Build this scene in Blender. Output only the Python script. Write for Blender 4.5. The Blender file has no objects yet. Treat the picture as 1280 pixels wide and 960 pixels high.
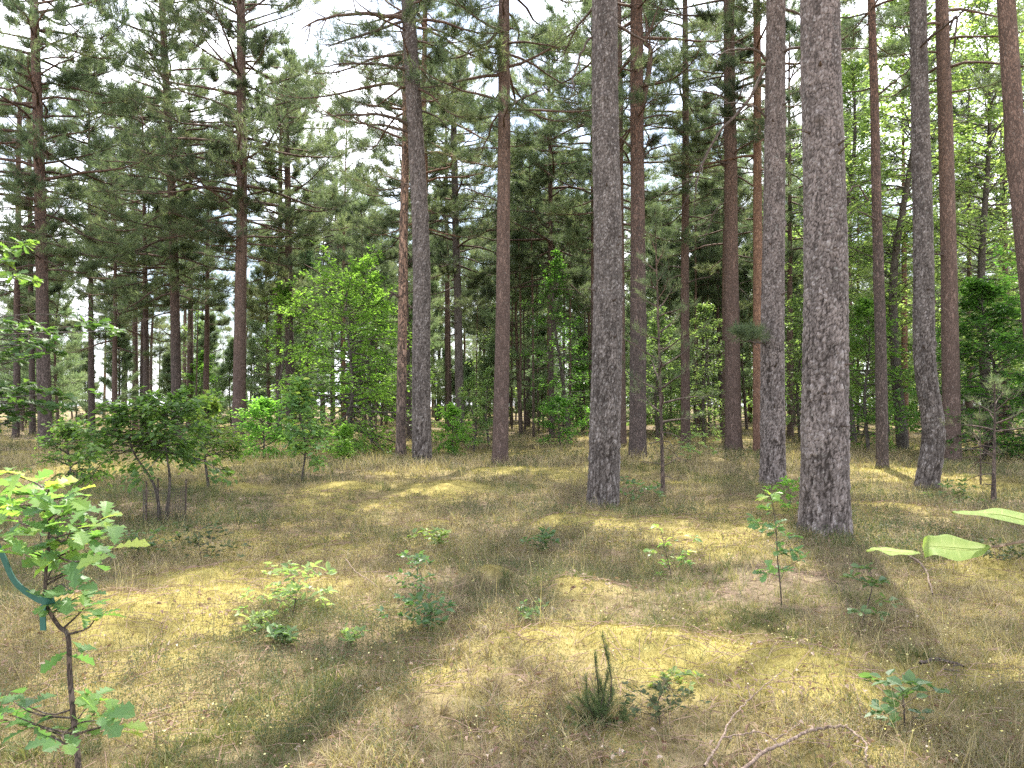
import bpy, math
import numpy as np
from mathutils import Vector

RNG = np.random.default_rng(11)
scene = bpy.context.scene
COL = scene.collection

# ------------------------------------------------------------------ camera geometry
F, HOR, EYE = 970.0, 505.0, 1.6
PITCH = math.atan((HOR - 480.0) / F)
CP, SP = math.cos(PITCH), math.sin(PITCH)


def ray(px, py):
    cx = (px - 640.0) / F
    cz = -(py - 480.0) / F
    return np.array([cx, CP - cz * SP, SP + cz * CP])


def at(px, py, Y):
    """world point seen at that photo pixel, Y metres ahead"""
    d = ray(px, py)
    return np.array([0, 0, EYE]) + d * (Y / d[1])


# ------------------------------------------------------------------ noise
_P = np.random.default_rng(5).permutation(4096).astype(np.int64)
_V = np.random.default_rng(6).random(4096)


def _h(i, j, s=0):
    return _V[_P[(i + _P[(j + s * 131) & 4095]) & 4095]]


def vnoise(x, y, s=0):
    x = np.asarray(x, float); y = np.asarray(y, float)
    i = np.floor(x).astype(np.int64); j = np.floor(y).astype(np.int64)
    u = x - i; v = y - j
    u = u * u * (3 - 2 * u); v = v * v * (3 - 2 * v)
    return (_h(i, j, s) * (1 - u) + _h(i + 1, j, s) * u) * (1 - v) + (_h(i, j + 1, s) * (1 - u) + _h(i + 1, j + 1, s) * u) * v


def fbm(x, y, s=0, o=3):
    a, t, n = 0.0, 0.0, 1.0
    for k in range(o):
        a = a + n * vnoise(x * 2 ** k, y * 2 ** k, s + k); t += n; n *= .5
    return a / t


# ------------------------------------------------------------------ ground
def flat_ground(px, py):
    d = ray(px, py)
    return np.array([0, 0, EYE]) + d * (-EYE / d[2])


# moss hummocks seen in the photo: pixel of the foot, radius m, height m
_MOUNDS = [(615, 735, .34, .16), (830, 815, .42, .15), (770, 815, .30, .10), (1005, 842, .36, .15), (1050, 870, .24, .09),
           (720, 745, .45, .10), (1245, 715, .40, .16), (655, 820, .40, .10), (930, 700, .5, .12), (545, 655, .6, .10),
           (700, 655, .7, .10), (180, 770, .9, .10), (90, 760, .6, .10), (420, 640, .6, .10), (300, 615, .7, .10), (430, 612, .8, .12),
           (560, 612, .9, .14), (260, 720, .6, .08), (985, 640, .5, .10), (1120, 640, .7, .08), (540, 880, .5, .05), (1080, 960, .4, .07),
           (40, 690, .5, .1), (880, 580, 1.2, .1), (330, 580, 1.2, .09), (640, 590, 1.1, .1), (100, 590, 1.3, .15)]
MOUNDS = [(*flat_ground(a, b)[:2], r, h) for a, b, r, h in _MOUNDS]


def mound_sum(x, y):
    s = np.zeros_like(x)
    for mx, my, r, h in MOUNDS:
        q = ((x - mx) ** 2 + (y - my) ** 2) / (r * r)
        s = np.maximum(s, h * np.exp(-q * 1.6))
    return s


def H(x, y):
    x = np.asarray(x, float); y = np.asarray(y, float)
    far = np.clip(y / 12.0, .4, 1.6)
    z = (fbm(x / 5.5 + 3.1, y / 5.5, 1, 2) - .5) * .16 * far
    z = z + (fbm(x / 1.3, y / 1.3 + 7, 4, 2) - .5) * .13
    z = z + (vnoise(x / .33, y / .33, 8) - .5) * .035
    z = z + moss(x, y) * (np.sqrt(vnoise(x / .17, y / .17, 9)) * .05 + vnoise(x / .06, y / .06, 10) * .014 - .03) * np.clip(1.6 - y / 20, 0, 1)
    return z + mound_sum(x, y) * (.55 + .9 * fbm(x / .42, y / .42, 17, 3))


def moss(x, y):
    x = np.asarray(x, float); y = np.asarray(y, float)
    m = fbm(x / 2.3 + 11, y / 2.3 + 5, 12, 3) * 1.25 + fbm(x / .5, y / .5, 15, 2) * .4 - .66
    m = m + mound_sum(x, y) * 4.2
    return np.clip((m - .06) * 2.0, 0, 1)


def gz(x, y):
    return float(H(np.array([x]), np.array([y]))[0])


def ground(px, py):
    d = ray(px, py)
    t = -EYE / d[2]
    for _ in range(14):
        p = np.array([0, 0, EYE]) + d * t
        t = t + .6 * (gz(p[0], p[1]) - p[2]) / d[2]
    p = np.array([0, 0, EYE]) + d * t
    return p


# ------------------------------------------------------------------ mesh collecting
class MB:
    def __init__(self):
        self.v = []; self.t = []; self.f = []; self.n = 0

    def add(self, v, faces, tone=.5, mat=0, smooth=False):
        v = np.asarray(v, np.float32).reshape(-1, 3)
        tt = np.empty(len(v), np.float32); tt[:] = tone
        self.v.append(v); self.t.append(tt)
        for f in (faces if isinstance(faces, list) else [faces]):
            f = np.asarray(f, np.int64)
            if len(f):
                self.f.append((f + self.n, mat, smooth))
        self.n += len(v)

    def build(self, name, mats, parent=None, origin=None):
        me = bpy.data.meshes.new(name)
        v = np.concatenate(self.v); t = np.concatenate(self.t)
        if origin is not None:
            v = v - np.asarray(origin, np.float32)
        loops = np.concatenate([f.reshape(-1) for f, _, _ in self.f]).astype(np.int32)
        sizes = np.concatenate([np.full(len(f), f.shape[1]) for f, _, _ in self.f])
        starts = np.concatenate([[0], np.cumsum(sizes)[:-1]]).astype(np.int32)
        mi = np.concatenate([np.full(len(f), m) for f, m, _ in self.f]).astype(np.int32)
        sm = np.concatenate([np.full(len(f), s) for f, _, s in self.f]).astype(bool)
        me.vertices.add(len(v)); me.vertices.foreach_set("co", v.astype(np.float32).ravel())
        me.loops.add(len(loops)); me.loops.foreach_set("vertex_index", loops)
        me.polygons.add(len(starts)); me.polygons.foreach_set("loop_start", starts)
        for m in (mats if isinstance(mats, (list, tuple)) else [mats]):
            me.materials.append(m)
        me.polygons.foreach_set("material_index", mi)
        me.polygons.foreach_set("use_smooth", sm)
        a = me.attributes.new("tone", 'FLOAT', 'POINT'); a.data.foreach_set("value", t)
        me.update(calc_edges=True)
        o = bpy.data.objects.new(name, me); COL.objects.link(o)
        if parent is not None:
            o.parent = parent
        return o


def unit(a):
    return a / np.maximum(np.linalg.norm(a, axis=-1, keepdims=True), 1e-9)


def tubes(P, R, sides=5, cap=True):
    """P (n,k,3), R (n,k): n tubes of k rings -> verts, quads"""
    P = np.asarray(P, float); R = np.asarray(R, float)
    n, k, _ = P.shape
    T = unit(np.gradient(P, axis=1))
    mean = unit(P[:, -1] - P[:, 0])
    ref = np.where(np.abs(mean[:, 2:3]) > .85, np.array([[1., .03, 0]]), np.array([[0, .03, 1.]]))
    U = unit(np.cross(T, ref[:, None, :])); W = np.cross(T, U)
    a = np.arange(sides) * 2 * math.pi / sides
    V = P[:, :, None] + R[:, :, None, None] * (np.cos(a)[:, None] * U[:, :, None] + np.sin(a)[:, None] * W[:, :, None])
    i = np.arange(n)[:, None, None] * k * sides; j = np.arange(k - 1)[None, :, None] * sides; s = np.arange(sides)[None, None]
    s2 = (s + 1) % sides
    q = np.stack([i + j + s, i + j + s2, i + j + sides + s2, i + j + sides + s], -1).reshape(-1, 4)
    return V.reshape(-1, 3), q


def smooth_line(pts, k):
    """Catmull-Rom through pts, k samples"""
    p = np.asarray(pts, float)
    p = np.vstack([2 * p[0] - p[1], p, 2 * p[-1] - p[-2]])
    m = len(p) - 3
    u = np.linspace(0, m - 1e-6, k); i = u.astype(int); t = (u - i)[:, None]
    a, b, c, d = p[i], p[i + 1], p[i + 2], p[i + 3]
    return .5 * (2 * b + (c - a) * t + (2 * a - 5 * b + 4 * c - d) * t * t + (3 * b - a - 3 * c + d) * t ** 3)


# ------------------------------------------------------------------ materials
def newmat(name):
    m = bpy.data.materials.new(name); m.use_nodes = True
    nt = m.node_tree; nt.nodes.clear()
    return m, nt


def node(nt, typ, ins=None, **kw):
    n = nt.nodes.new(typ)
    for k, v in kw.items():
        setattr(n, k, v)
    for k, v in (ins or {}).items():
        if isinstance(v, bpy.types.NodeSocket):
            nt.links.new(v, n.inputs[k])
        else:
            n.inputs[k].default_value = v
    return n


def ramp(nt, fac, stops):
    r = nt.nodes.new('ShaderNodeValToRGB'); e = r.color_ramp.elements
    while len(e) < len(stops):
        e.new(.5)
    for q, (p, c) in zip(e, stops):
        q.position = p; q.color = (*c, 1)
    nt.links.new(fac, r.inputs[0])
    return r.outputs[0]


def mixc(nt, fac, a, b, mode='MIX'):
    n = nt.nodes.new('ShaderNodeMix'); n.data_type = 'RGBA'; n.blend_type = mode
    for s, v in ((n.inputs[0], fac), (n.inputs[6], a), (n.inputs[7], b)):
        if isinstance(v, bpy.types.NodeSocket):
            nt.links.new(v, s)
        elif isinstance(v, tuple):
            s.default_value = (*v, 1)
        else:
            s.default_value = v
    return n.outputs[2]


def maths(nt, op, a, b=0.0, c=None):
    n = nt.nodes.new('ShaderNodeMath'); n.operation = op
    for i, v in enumerate((a, b, c)):
        if v is None:
            continue
        if isinstance(v, bpy.types.NodeSocket):
            nt.links.new(v, n.inputs[i])
        else:
            n.inputs[i].default_value = v
    return n.outputs[0]


def leaf_mat(name, stops, trans=.4, tcol=1.6, rough=.5, spec=.3, objvar=.25, tblue=.55):
    m, nt = newmat(name)
    at_ = node(nt, 'ShaderNodeAttribute', attribute_name='tone')
    c = ramp(nt, at_.outputs['Fac'], stops)
    oi = node(nt, 'ShaderNodeObjectInfo')
    hs = node(nt, 'ShaderNodeHueSaturation', {'Color': c, 'Hue': maths(nt, 'MULTIPLY_ADD', oi.outputs['Random'], .016, .490),
                                             'Value': maths(nt, 'MULTIPLY_ADD', oi.outputs['Random'], objvar, 1 - objvar / 2)})
    p = node(nt, 'ShaderNodeBsdfPrincipled', {'Base Color': hs.outputs[0], 'Roughness': rough, 'Specular IOR Level': spec})
    tc = mixc(nt, 1.0, hs.outputs[0], (tcol, tcol * 1.08, tcol * tblue), 'MULTIPLY')
    t = node(nt, 'ShaderNodeBsdfTranslucent', {'Color': tc})
    mx = node(nt, 'ShaderNodeMixShader', {0: trans, 1: p.outputs[0], 2: t.outputs[0]})
    o = node(nt, 'ShaderNodeOutputMaterial', {0: mx.outputs[0]})
    return m


def bark_mat(name, low, high, z0, z1, scale=16., bump=.5, crack=(.035, .028, .024), relief=False):
    m, nt = newmat(name)
    tc = node(nt, 'ShaderNodeTexCoord')
    mp = node(nt, 'ShaderNodeMapping', {'Vector': tc.outputs['Object'], 'Scale': (1, 1, .3)})
    nz = node(nt, 'ShaderNodeTexNoise', {'Vector': mp.outputs[0], 'Scale': scale * .6, 'Detail': 3.})
    wv = mixc(nt, .22, mp.outputs[0], nz.outputs['Color'])
    vo = node(nt, 'ShaderNodeTexVoronoi', {'Vector': wv, 'Scale': scale}, feature='DISTANCE_TO_EDGE')
    vc = node(nt, 'ShaderNodeTexVoronoi', {'Vector': wv, 'Scale': scale})
    fine = node(nt, 'ShaderNodeTexNoise', {'Vector': mp.outputs[0], 'Scale': scale * 3.5, 'Detail': 4., 'Roughness': .7})
    big = node(nt, 'ShaderNodeTexNoise', {'Vector': tc.outputs['Object'], 'Scale': 1.3, 'Detail': 3.})
    sep = node(nt, 'ShaderNodeSeparateXYZ', {0: tc.outputs['Object']})
    zz = maths(nt, 'MULTIPLY_ADD', big.outputs['Fac'], 3.0, sep.outputs[2])
    mr = node(nt, 'ShaderNodeMapRange', {0: zz, 1: z0 + 1.5, 2: z1 + 1.5})
    base = mixc(nt, mr.outputs[0], low, high)
    # each plate a little lighter, redder or greyer
    sc = node(nt, 'ShaderNodeSeparateColor', {0: vc.outputs['Color']})
    pl = maths(nt, 'MULTIPLY_ADD', sc.outputs[0], .7, .65)
    base = mixc(nt, 1.0, base, node(nt, 'ShaderNodeCombineColor', {0: pl, 1: pl, 2: pl}).outputs[0], 'MULTIPLY')
    fl = maths(nt, 'MULTIPLY_ADD', fine.outputs['Fac'], 1.3, .35)
    base = mixc(nt, 1.0, base, node(nt, 'ShaderNodeCombineColor', {0: fl, 1: fl, 2: fl}).outputs[0], 'MULTIPLY')
    # pale lichen flecks
    li = node(nt, 'ShaderNodeTexNoise', {'Vector': tc.outputs['Object'], 'Scale': 26., 'Detail': 3.})
    lf = node(nt, 'ShaderNodeMapRange', {0: li.outputs['Fac'], 1: .60, 2: .70, 4: .45})
    base = mixc(nt, lf.outputs[0], base, (.27, .27, .24))
    if relief:
        at_ = node(nt, 'ShaderNodeAttribute', attribute_name='tone')
        cr = node(nt, 'ShaderNodeMapRange', {0: at_.outputs['Fac'], 1: .12, 2: .52})
        tip = node(nt, 'ShaderNodeMapRange', {0: at_.outputs['Fac'], 1: .60, 2: .90, 4: .75})
        base = mixc(nt, tip.outputs[0], base, (.30, .27, .255))
    else:
        cr = node(nt, 'ShaderNodeMapRange', {0: vo.outputs['Distance'], 1: .01, 2: .20})
    base = mixc(nt, cr.outputs[0], crack, base)
    hgt = maths(nt, 'MULTIPLY_ADD', fine.outputs['Fac'], .35, maths(nt, 'MINIMUM', vo.outputs['Distance'], .25))
    bp = node(nt, 'ShaderNodeBump', {'Height': hgt, 'Strength': bump, 'Distance': .03})
    p = node(nt, 'ShaderNodeBsdfPrincipled', {'Base Color': base, 'Roughness': .9, 'Specular IOR Level': .15, 'Normal': bp.outputs[0]})
    node(nt, 'ShaderNodeOutputMaterial', {0: p.outputs[0]})
    return m


GREY = (.146, .121, .110); BROWN = (.120, .088, .076); RUST = (.170, .098, .070); ORANGE = (.25, .125, .072)
M = {}
M['bark_grey'] = bark_mat('grey pine bark', GREY, (.128, .096, .082), 3, 10, 17., .7, relief=True)
M['bark_dark'] = bark_mat('dark pine bark', (.110, .093, .083), (.108, .086, .076), 4, 10, 17., .7, relief=True)
M['bark_brown'] = bark_mat('brown pine bark', (.108, .082, .072), RUST, 3.5, 10, 24., .7)
M['bark_rust'] = bark_mat('rusty pine bark', (.122, .086, .073), (.165, .105, .078), 2.5, 8, 24., .6, crack=(.06, .042, .034))
M['bark_orange'] = bark_mat('orange pine bark', (.16, .098, .072), (.225, .130, .082), .5, 4, 24., .5, crack=(.09, .05, .035))
M['bark_thin'] = bark_mat('smooth young bark', (.13, .095, .075), (.20, .12, .08), 2, 7, 22., .3)
M['bark_leaf'] = bark_mat('broadleaf bark', (.11, .095, .08), (.12, .10, .08), 2, 6, 26., .3)
M['bark_pale'] = bark_mat('peeled pale bark', (.145, .105, .085), (.27, .17, .12), 1.6, 4, 15., .5)
M['twig'] = bark_mat('twig bark', (.115, .085, .07), (.12, .085, .065), 2, 8, 30., .2)
M['deadwood'] = bark_mat('bleached dead wood', (.25, .185, .145), (.25, .185, .145), 2, 8, 30., .3, crack=(.13, .09, .07))
PINE = [(0, (.036, .050, .031)), (.4, (.064, .084, .046)), (.75, (.110, .130, .066)), (1, (.165, .165, .09))]
M['needle'] = leaf_mat('pine needles', PINE, .45, 2.3, .55, .25, tblue=.78)
M['needle_bright'] = leaf_mat('young pine needles', [(0, (.060, .090, .048)), (.5, (.115, .155, .085)), (1, (.19, .22, .12))], .5, 2.2, .5, .25, tblue=.8)
M['needle_blue'] = leaf_mat('juniper needles', [(0, (.038, .062, .024)), (.5, (.07, .105, .042)), (1, (.12, .15, .07))], .4, 1.4, .55, .2)
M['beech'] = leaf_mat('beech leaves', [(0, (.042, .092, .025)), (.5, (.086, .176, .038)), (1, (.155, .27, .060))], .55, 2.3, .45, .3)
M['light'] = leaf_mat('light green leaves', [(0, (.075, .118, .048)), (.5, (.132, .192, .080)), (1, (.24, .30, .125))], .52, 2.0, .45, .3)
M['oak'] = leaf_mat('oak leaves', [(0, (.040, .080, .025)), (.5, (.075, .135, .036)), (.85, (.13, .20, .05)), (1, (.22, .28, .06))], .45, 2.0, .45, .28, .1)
M['oak_fresh'] = leaf_mat('fresh oak leaves', [(0, (.064, .132, .055)), (.5, (.115, .215, .078)), (.85, (.18, .29, .075)), (1, (.32, .38, .085))], .48, 1.8, .45, .28, .1)
M['herb'] = leaf_mat('low plant leaves', [(0, (.060, .112, .046)), (.6, (.11, .17, .06)), (1, (.22, .28, .07))], .4, 1.6, .45, .35, .15)
M['grass'] = leaf_mat('grass blades', [(0, (.070, .092, .038)), (.22, (.13, .145, .052)), (.42, (.20, .172, .085)), (.65, (.27, .21, .125)),
                                     (.82, (.40, .33, .20)), (1, (.165, .118, .088))], .35, 1.35, .6, .2, 0)
M['moss'] = leaf_mat('moss', [(0, (.12, .090, .030)), (.5, (.25, .205, .065)), (.85, (.36, .31, .10)), (1, (.40, .37, .16))], .3, 1.3, .7, .1, 0)
M['litter'] = leaf_mat('dead leaves', [(0, (.13, .075, .05)), (.5, (.28, .19, .14)), (1, (.48, .40, .34))], .2, 1.2, .7, .15, 0)
M['flower'] = leaf_mat('pale petals', [(0, (.55, .50, .16)), (1, (.70, .66, .36))], .3, 1.2, .6, .2, 0)
M['heath'] = leaf_mat('bilberry sprigs', [(0, (.045, .060, .030)), (.45, (.085, .110, .045)), (.7, (.14, .115, .07)), (1, (.20, .155, .105))], .3, 1.3, .6, .2, 0)
M['linden'] = leaf_mat('yellow green leaf', [(0, (.17, .235, .06)), (.5, (.22, .285, .08)), (1, (.33, .37, .14))], .45, 1.25, .6, .15, 0)


def simple_mat(name, col, rough=.6, metal=0.):
    m, nt = newmat(name)
    nz = node(nt, 'ShaderNodeTexNoise', {'Scale': 40., 'Detail': 3.})
    c = mixc(nt, nz.outputs['Fac'], tuple(q * .75 for q in col), tuple(q * 1.25 for q in col))
    p = node(nt, 'ShaderNodeBsdfPrincipled', {'Base Color': c, 'Roughness': rough, 'Metallic': metal})
    node(nt, 'ShaderNodeOutputMaterial', {0: p.outputs[0]})
    return m


M['band'] = simple_mat('green band', (.016, .085, .066), .7)
M['wire'] = simple_mat('rusty wire', (.075, .06, .05), .6, .3)

lm = M['linden']; nt = lm.node_tree
rp = [n for n in nt.nodes if n.type == 'VALTORGB'][0]; at2 = [n for n in nt.nodes if n.type == 'ATTRIBUTE'][0]
tcl = node(nt, 'ShaderNodeTexCoord'); nzl = node(nt, 'ShaderNodeTexNoise', {'Vector': tcl.outputs['Object'], 'Scale': 160., 'Detail': 5., 'Roughness': .7})
nt.links.new(maths(nt, 'ADD', at2.outputs['Fac'], maths(nt, 'MULTIPLY_ADD', nzl.outputs['Fac'], 1.2, -.6)), rp.inputs[0])

m_ = M['oak_fresh']; nt = m_.node_tree
hs_ = [n for n in nt.nodes if n.type == 'HUE_SAT'][0]; src_ = hs_.inputs['Color'].links[0].from_socket
tco = node(nt, 'ShaderNodeTexCoord'); nzo = node(nt, 'ShaderNodeTexNoise', {'Vector': tco.outputs['Object'], 'Scale': 55., 'Detail': 4., 'Roughness': .65})
mro = node(nt, 'ShaderNodeMapRange', {0: nzo.outputs['Fac'], 1: .60, 2: .70, 4: .7})
nt.links.new(mixc(nt, mro.outputs[0], src_, (.20, .17, .06)), hs_.inputs['Color'])

# ground
gm, nt = newmat('forest floor')
tc = node(nt, 'ShaderNodeTexCoord')
am = node(nt, 'ShaderNodeAttribute', attribute_name='tone')
n1 = node(nt, 'ShaderNodeTexNoise', {'Vector': tc.outputs['Object'], 'Scale': 9., 'Detail': 5., 'Roughness': .7})
n2 = node(nt, 'ShaderNodeTexNoise', {'Vector': tc.outputs['Object'], 'Scale': 70., 'Detail': 4., 'Roughness': .7})
n3 = node(nt, 'ShaderNodeTexNoise', {'Vector': tc.outputs['Object'], 'Scale': .6, 'Detail': 3.})
lit = ramp(nt, n1.outputs['Fac'], [(.25, (.070, .050, .036)), (.45, (.135, .100, .065)), (.6, (.20, .15, .10)), (.8, (.13, .12, .055))])
mos = ramp(nt, n1.outputs['Fac'], [(.25, (.14, .105, .034)), (.5, (.25, .205, .065)), (.75, (.34, .29, .10))])
c = mixc(nt, am.outputs['Fac'], lit, mos)
fv = maths(nt, 'MULTIPLY_ADD', n2.outputs['Fac'], 1.1, .45)
c = mixc(nt, 1.0, c, node(nt, 'ShaderNodeCombineColor', {0: fv, 1: fv, 2: fv}).outputs[0], 'MULTIPLY')
bp = node(nt, 'ShaderNodeBump', {'Height': n2.outputs['Fac'], 'Strength': .8, 'Distance': .02})
p = node(nt, 'ShaderNodeBsdfPrincipled', {'Base Color': c, 'Roughness': .95, 'Specular IOR Level': .1, 'Normal': bp.outputs[0]})
node(nt, 'ShaderNodeOutputMaterial', {0: p.outputs[0]})
M['ground'] = gm


# ------------------------------------------------------------------ tagging
def tag(o, label=None, cat=None, group=None, kind=None):
    for k, v in (('label', label), ('category', cat), ('group', group), ('kind', kind)):
        if v:
            o[k] = v
    return o


def empty(name, loc):
    o = bpy.data.objects.new(name, None); COL.objects.link(o)
    o.location = [float(q) for q in loc]; o.empty_display_size = .3
    return o


def copy_tree(o, parent=None):
    c = o.copy(); COL.objects.link(c)
    if parent is not None:
        c.parent = parent
    for ch in list(o.children):
        copy_tree(ch, c)
    return c


# ------------------------------------------------------------------ ground sheet
def spaced(lo, hi, dense_lo, dense_hi, step, grow=1.09):
    a = list(np.arange(dense_lo, dense_hi, step)); s = step
    while a[-1] < hi:
        s *= grow; a.append(a[-1] + s)
    s = step; b = []
    q = dense_lo
    while q > lo:
        s *= grow; q -= s; b.append(q)
    return np.array(b[::-1] + a)


gx = spaced(-420, 420, -7, 7, .055, 1.07); gy = spaced(-60, 520, 2.0, 14, .055, 1.05)
X, Y = np.meshgrid(gx, gy)
Z = H(X, Y)
nx, ny = len(gx), len(gy)
idx = np.arange(nx * ny).reshape(ny, nx)
q = np.stack([idx[:-1, :-1], idx[:-1, 1:], idx[1:, 1:], idx[1:, :-1]], -1).reshape(-1, 4)
g = MB(); g.add(np.stack([X, Y, Z], -1), q, moss(X, Y).ravel(), 0, True)
tag(g.build('ground', M['ground']), kind='structure')


# ------------------------------------------------------------------ leaves as instances of a template
def leaf_simple(fold=.10, drop=.12):
    v = np.array([(0, 0, 0), (.33, .27, fold), (.70, .21, fold * .8 - drop * .4), (1, 0, -drop), (.70, -.21, fold * .8 - drop * .4), (.33, -.27, fold), ], float)
    return v, [np.array([(0, 3, 2, 1), (0, 5, 4, 3)])]


def leaf_diamond():
    v = np.array([(0, 0, 0), (.5, .3, .06), (1, 0, -.05), (.5, -.3, .06)], float)
    return v, [np.array([(0, 1, 2, 3)])]


def leaf_oak():
    xs = [0, .08, .20, .29, .42, .50, .64, .71, .84, .92, 1.0]
    ys = [.0, .035, .17, .075, .27, .13, .35, .19, .28, .15, .02]
    xo = [0, 0, .02, 0, .03, 0, .03, 0, .03, 0, 0]
    v = []; n = len(xs)
    for i, x in enumerate(xs):
        z = -.22 * x * x
        v += [(x, 0, z), (x + xo[i], ys[i], z + ys[i] * .25), (x + xo[i], -ys[i], z + ys[i] * .25)]
    f = []
    for i in range(n - 1):
        a, b = 3 * i, 3 * i + 3
        f += [(a, b, b + 1, a + 1), (a, a + 2, b + 2, b)]
    return np.array(v, float), [np.array(f)]


def put_leaves(mb, tmpl, pos, head, norm, size, tone, mat=0, wide=1.0):
    tv, tf = tmpl
    X = unit(head); N = unit(norm - X * np.sum(norm * X, -1, keepdims=True)); Yv = np.cross(N, X)
    s = np.asarray(size, float).reshape(-1, 1, 1) if np.ndim(size) else size
    V = pos[:, None] + s * (tv[None, :, 0:1] * X[:, None] + wide * tv[None, :, 1:2] * Yv[:, None] + tv[None, :, 2:3] * N[:, None])
    n, k = len(pos), len(tv)
    fs = [(f[None] + (np.arange(n) * k)[:, None, None]).reshape(-1, f.shape[1]) for f in tf]
    mb.add(V, fs, np.repeat(np.broadcast_to(tone, (n,)), k), mat)


# ------------------------------------------------------------------ pines
def needle_tufts(mb, p, d, L, n, nl, nw, tone, rng, mat=0):
    """n needles (thin triangles) fanned round each shoot p + t d L"""
    N = len(p); d = unit(d)
    ref = np.where(np.abs(d[:, 2:3]) > .9, np.array([[1., 0, 0]]), np.array([[0, 0, 1.]]))
    U = unit(np.cross(d, ref)); W = np.cross(d, U)
    t = (np.arange(n) + .4) / n
    ph = np.arange(n) * 2.4 + rng.random((N, 1)) * 6.28
    al = np.radians(62 - 40 * t)[None] + rng.normal(0, .2, (N, n))
    side = np.cos(ph)[..., None] * U[:, None] + np.sin(ph)[..., None] * W[:, None]
    dn = np.cos(al)[..., None] * d[:, None] + np.sin(al)[..., None] * side
    b = p[:, None] + d[:, None] * (t[None, :, None] * np.reshape(L, (-1, 1, 1)))
    perp = unit(np.cross(dn, side + .3 * rng.normal(0, 1, (N, n, 3)))) * (nw * .5)
    ln = nl * rng.uniform(.7, 1.25, (N, n, 1))
    V = np.stack([b - perp, b + perp, b + dn * ln], 2)
    f = np.arange(N * n * 3).reshape(-1, 3)
    mb.add(V, f, np.repeat(np.clip(np.broadcast_to(tone, (N,)), 0, 1), n * 3), mat)


def axis_at(A, z):
    """A (k,3) polyline sorted by z"""
    return np.stack([np.interp(z, A[:, 2], A[:, 0]), np.interp(z, A[:, 2], A[:, 1]), z], -1)


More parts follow.
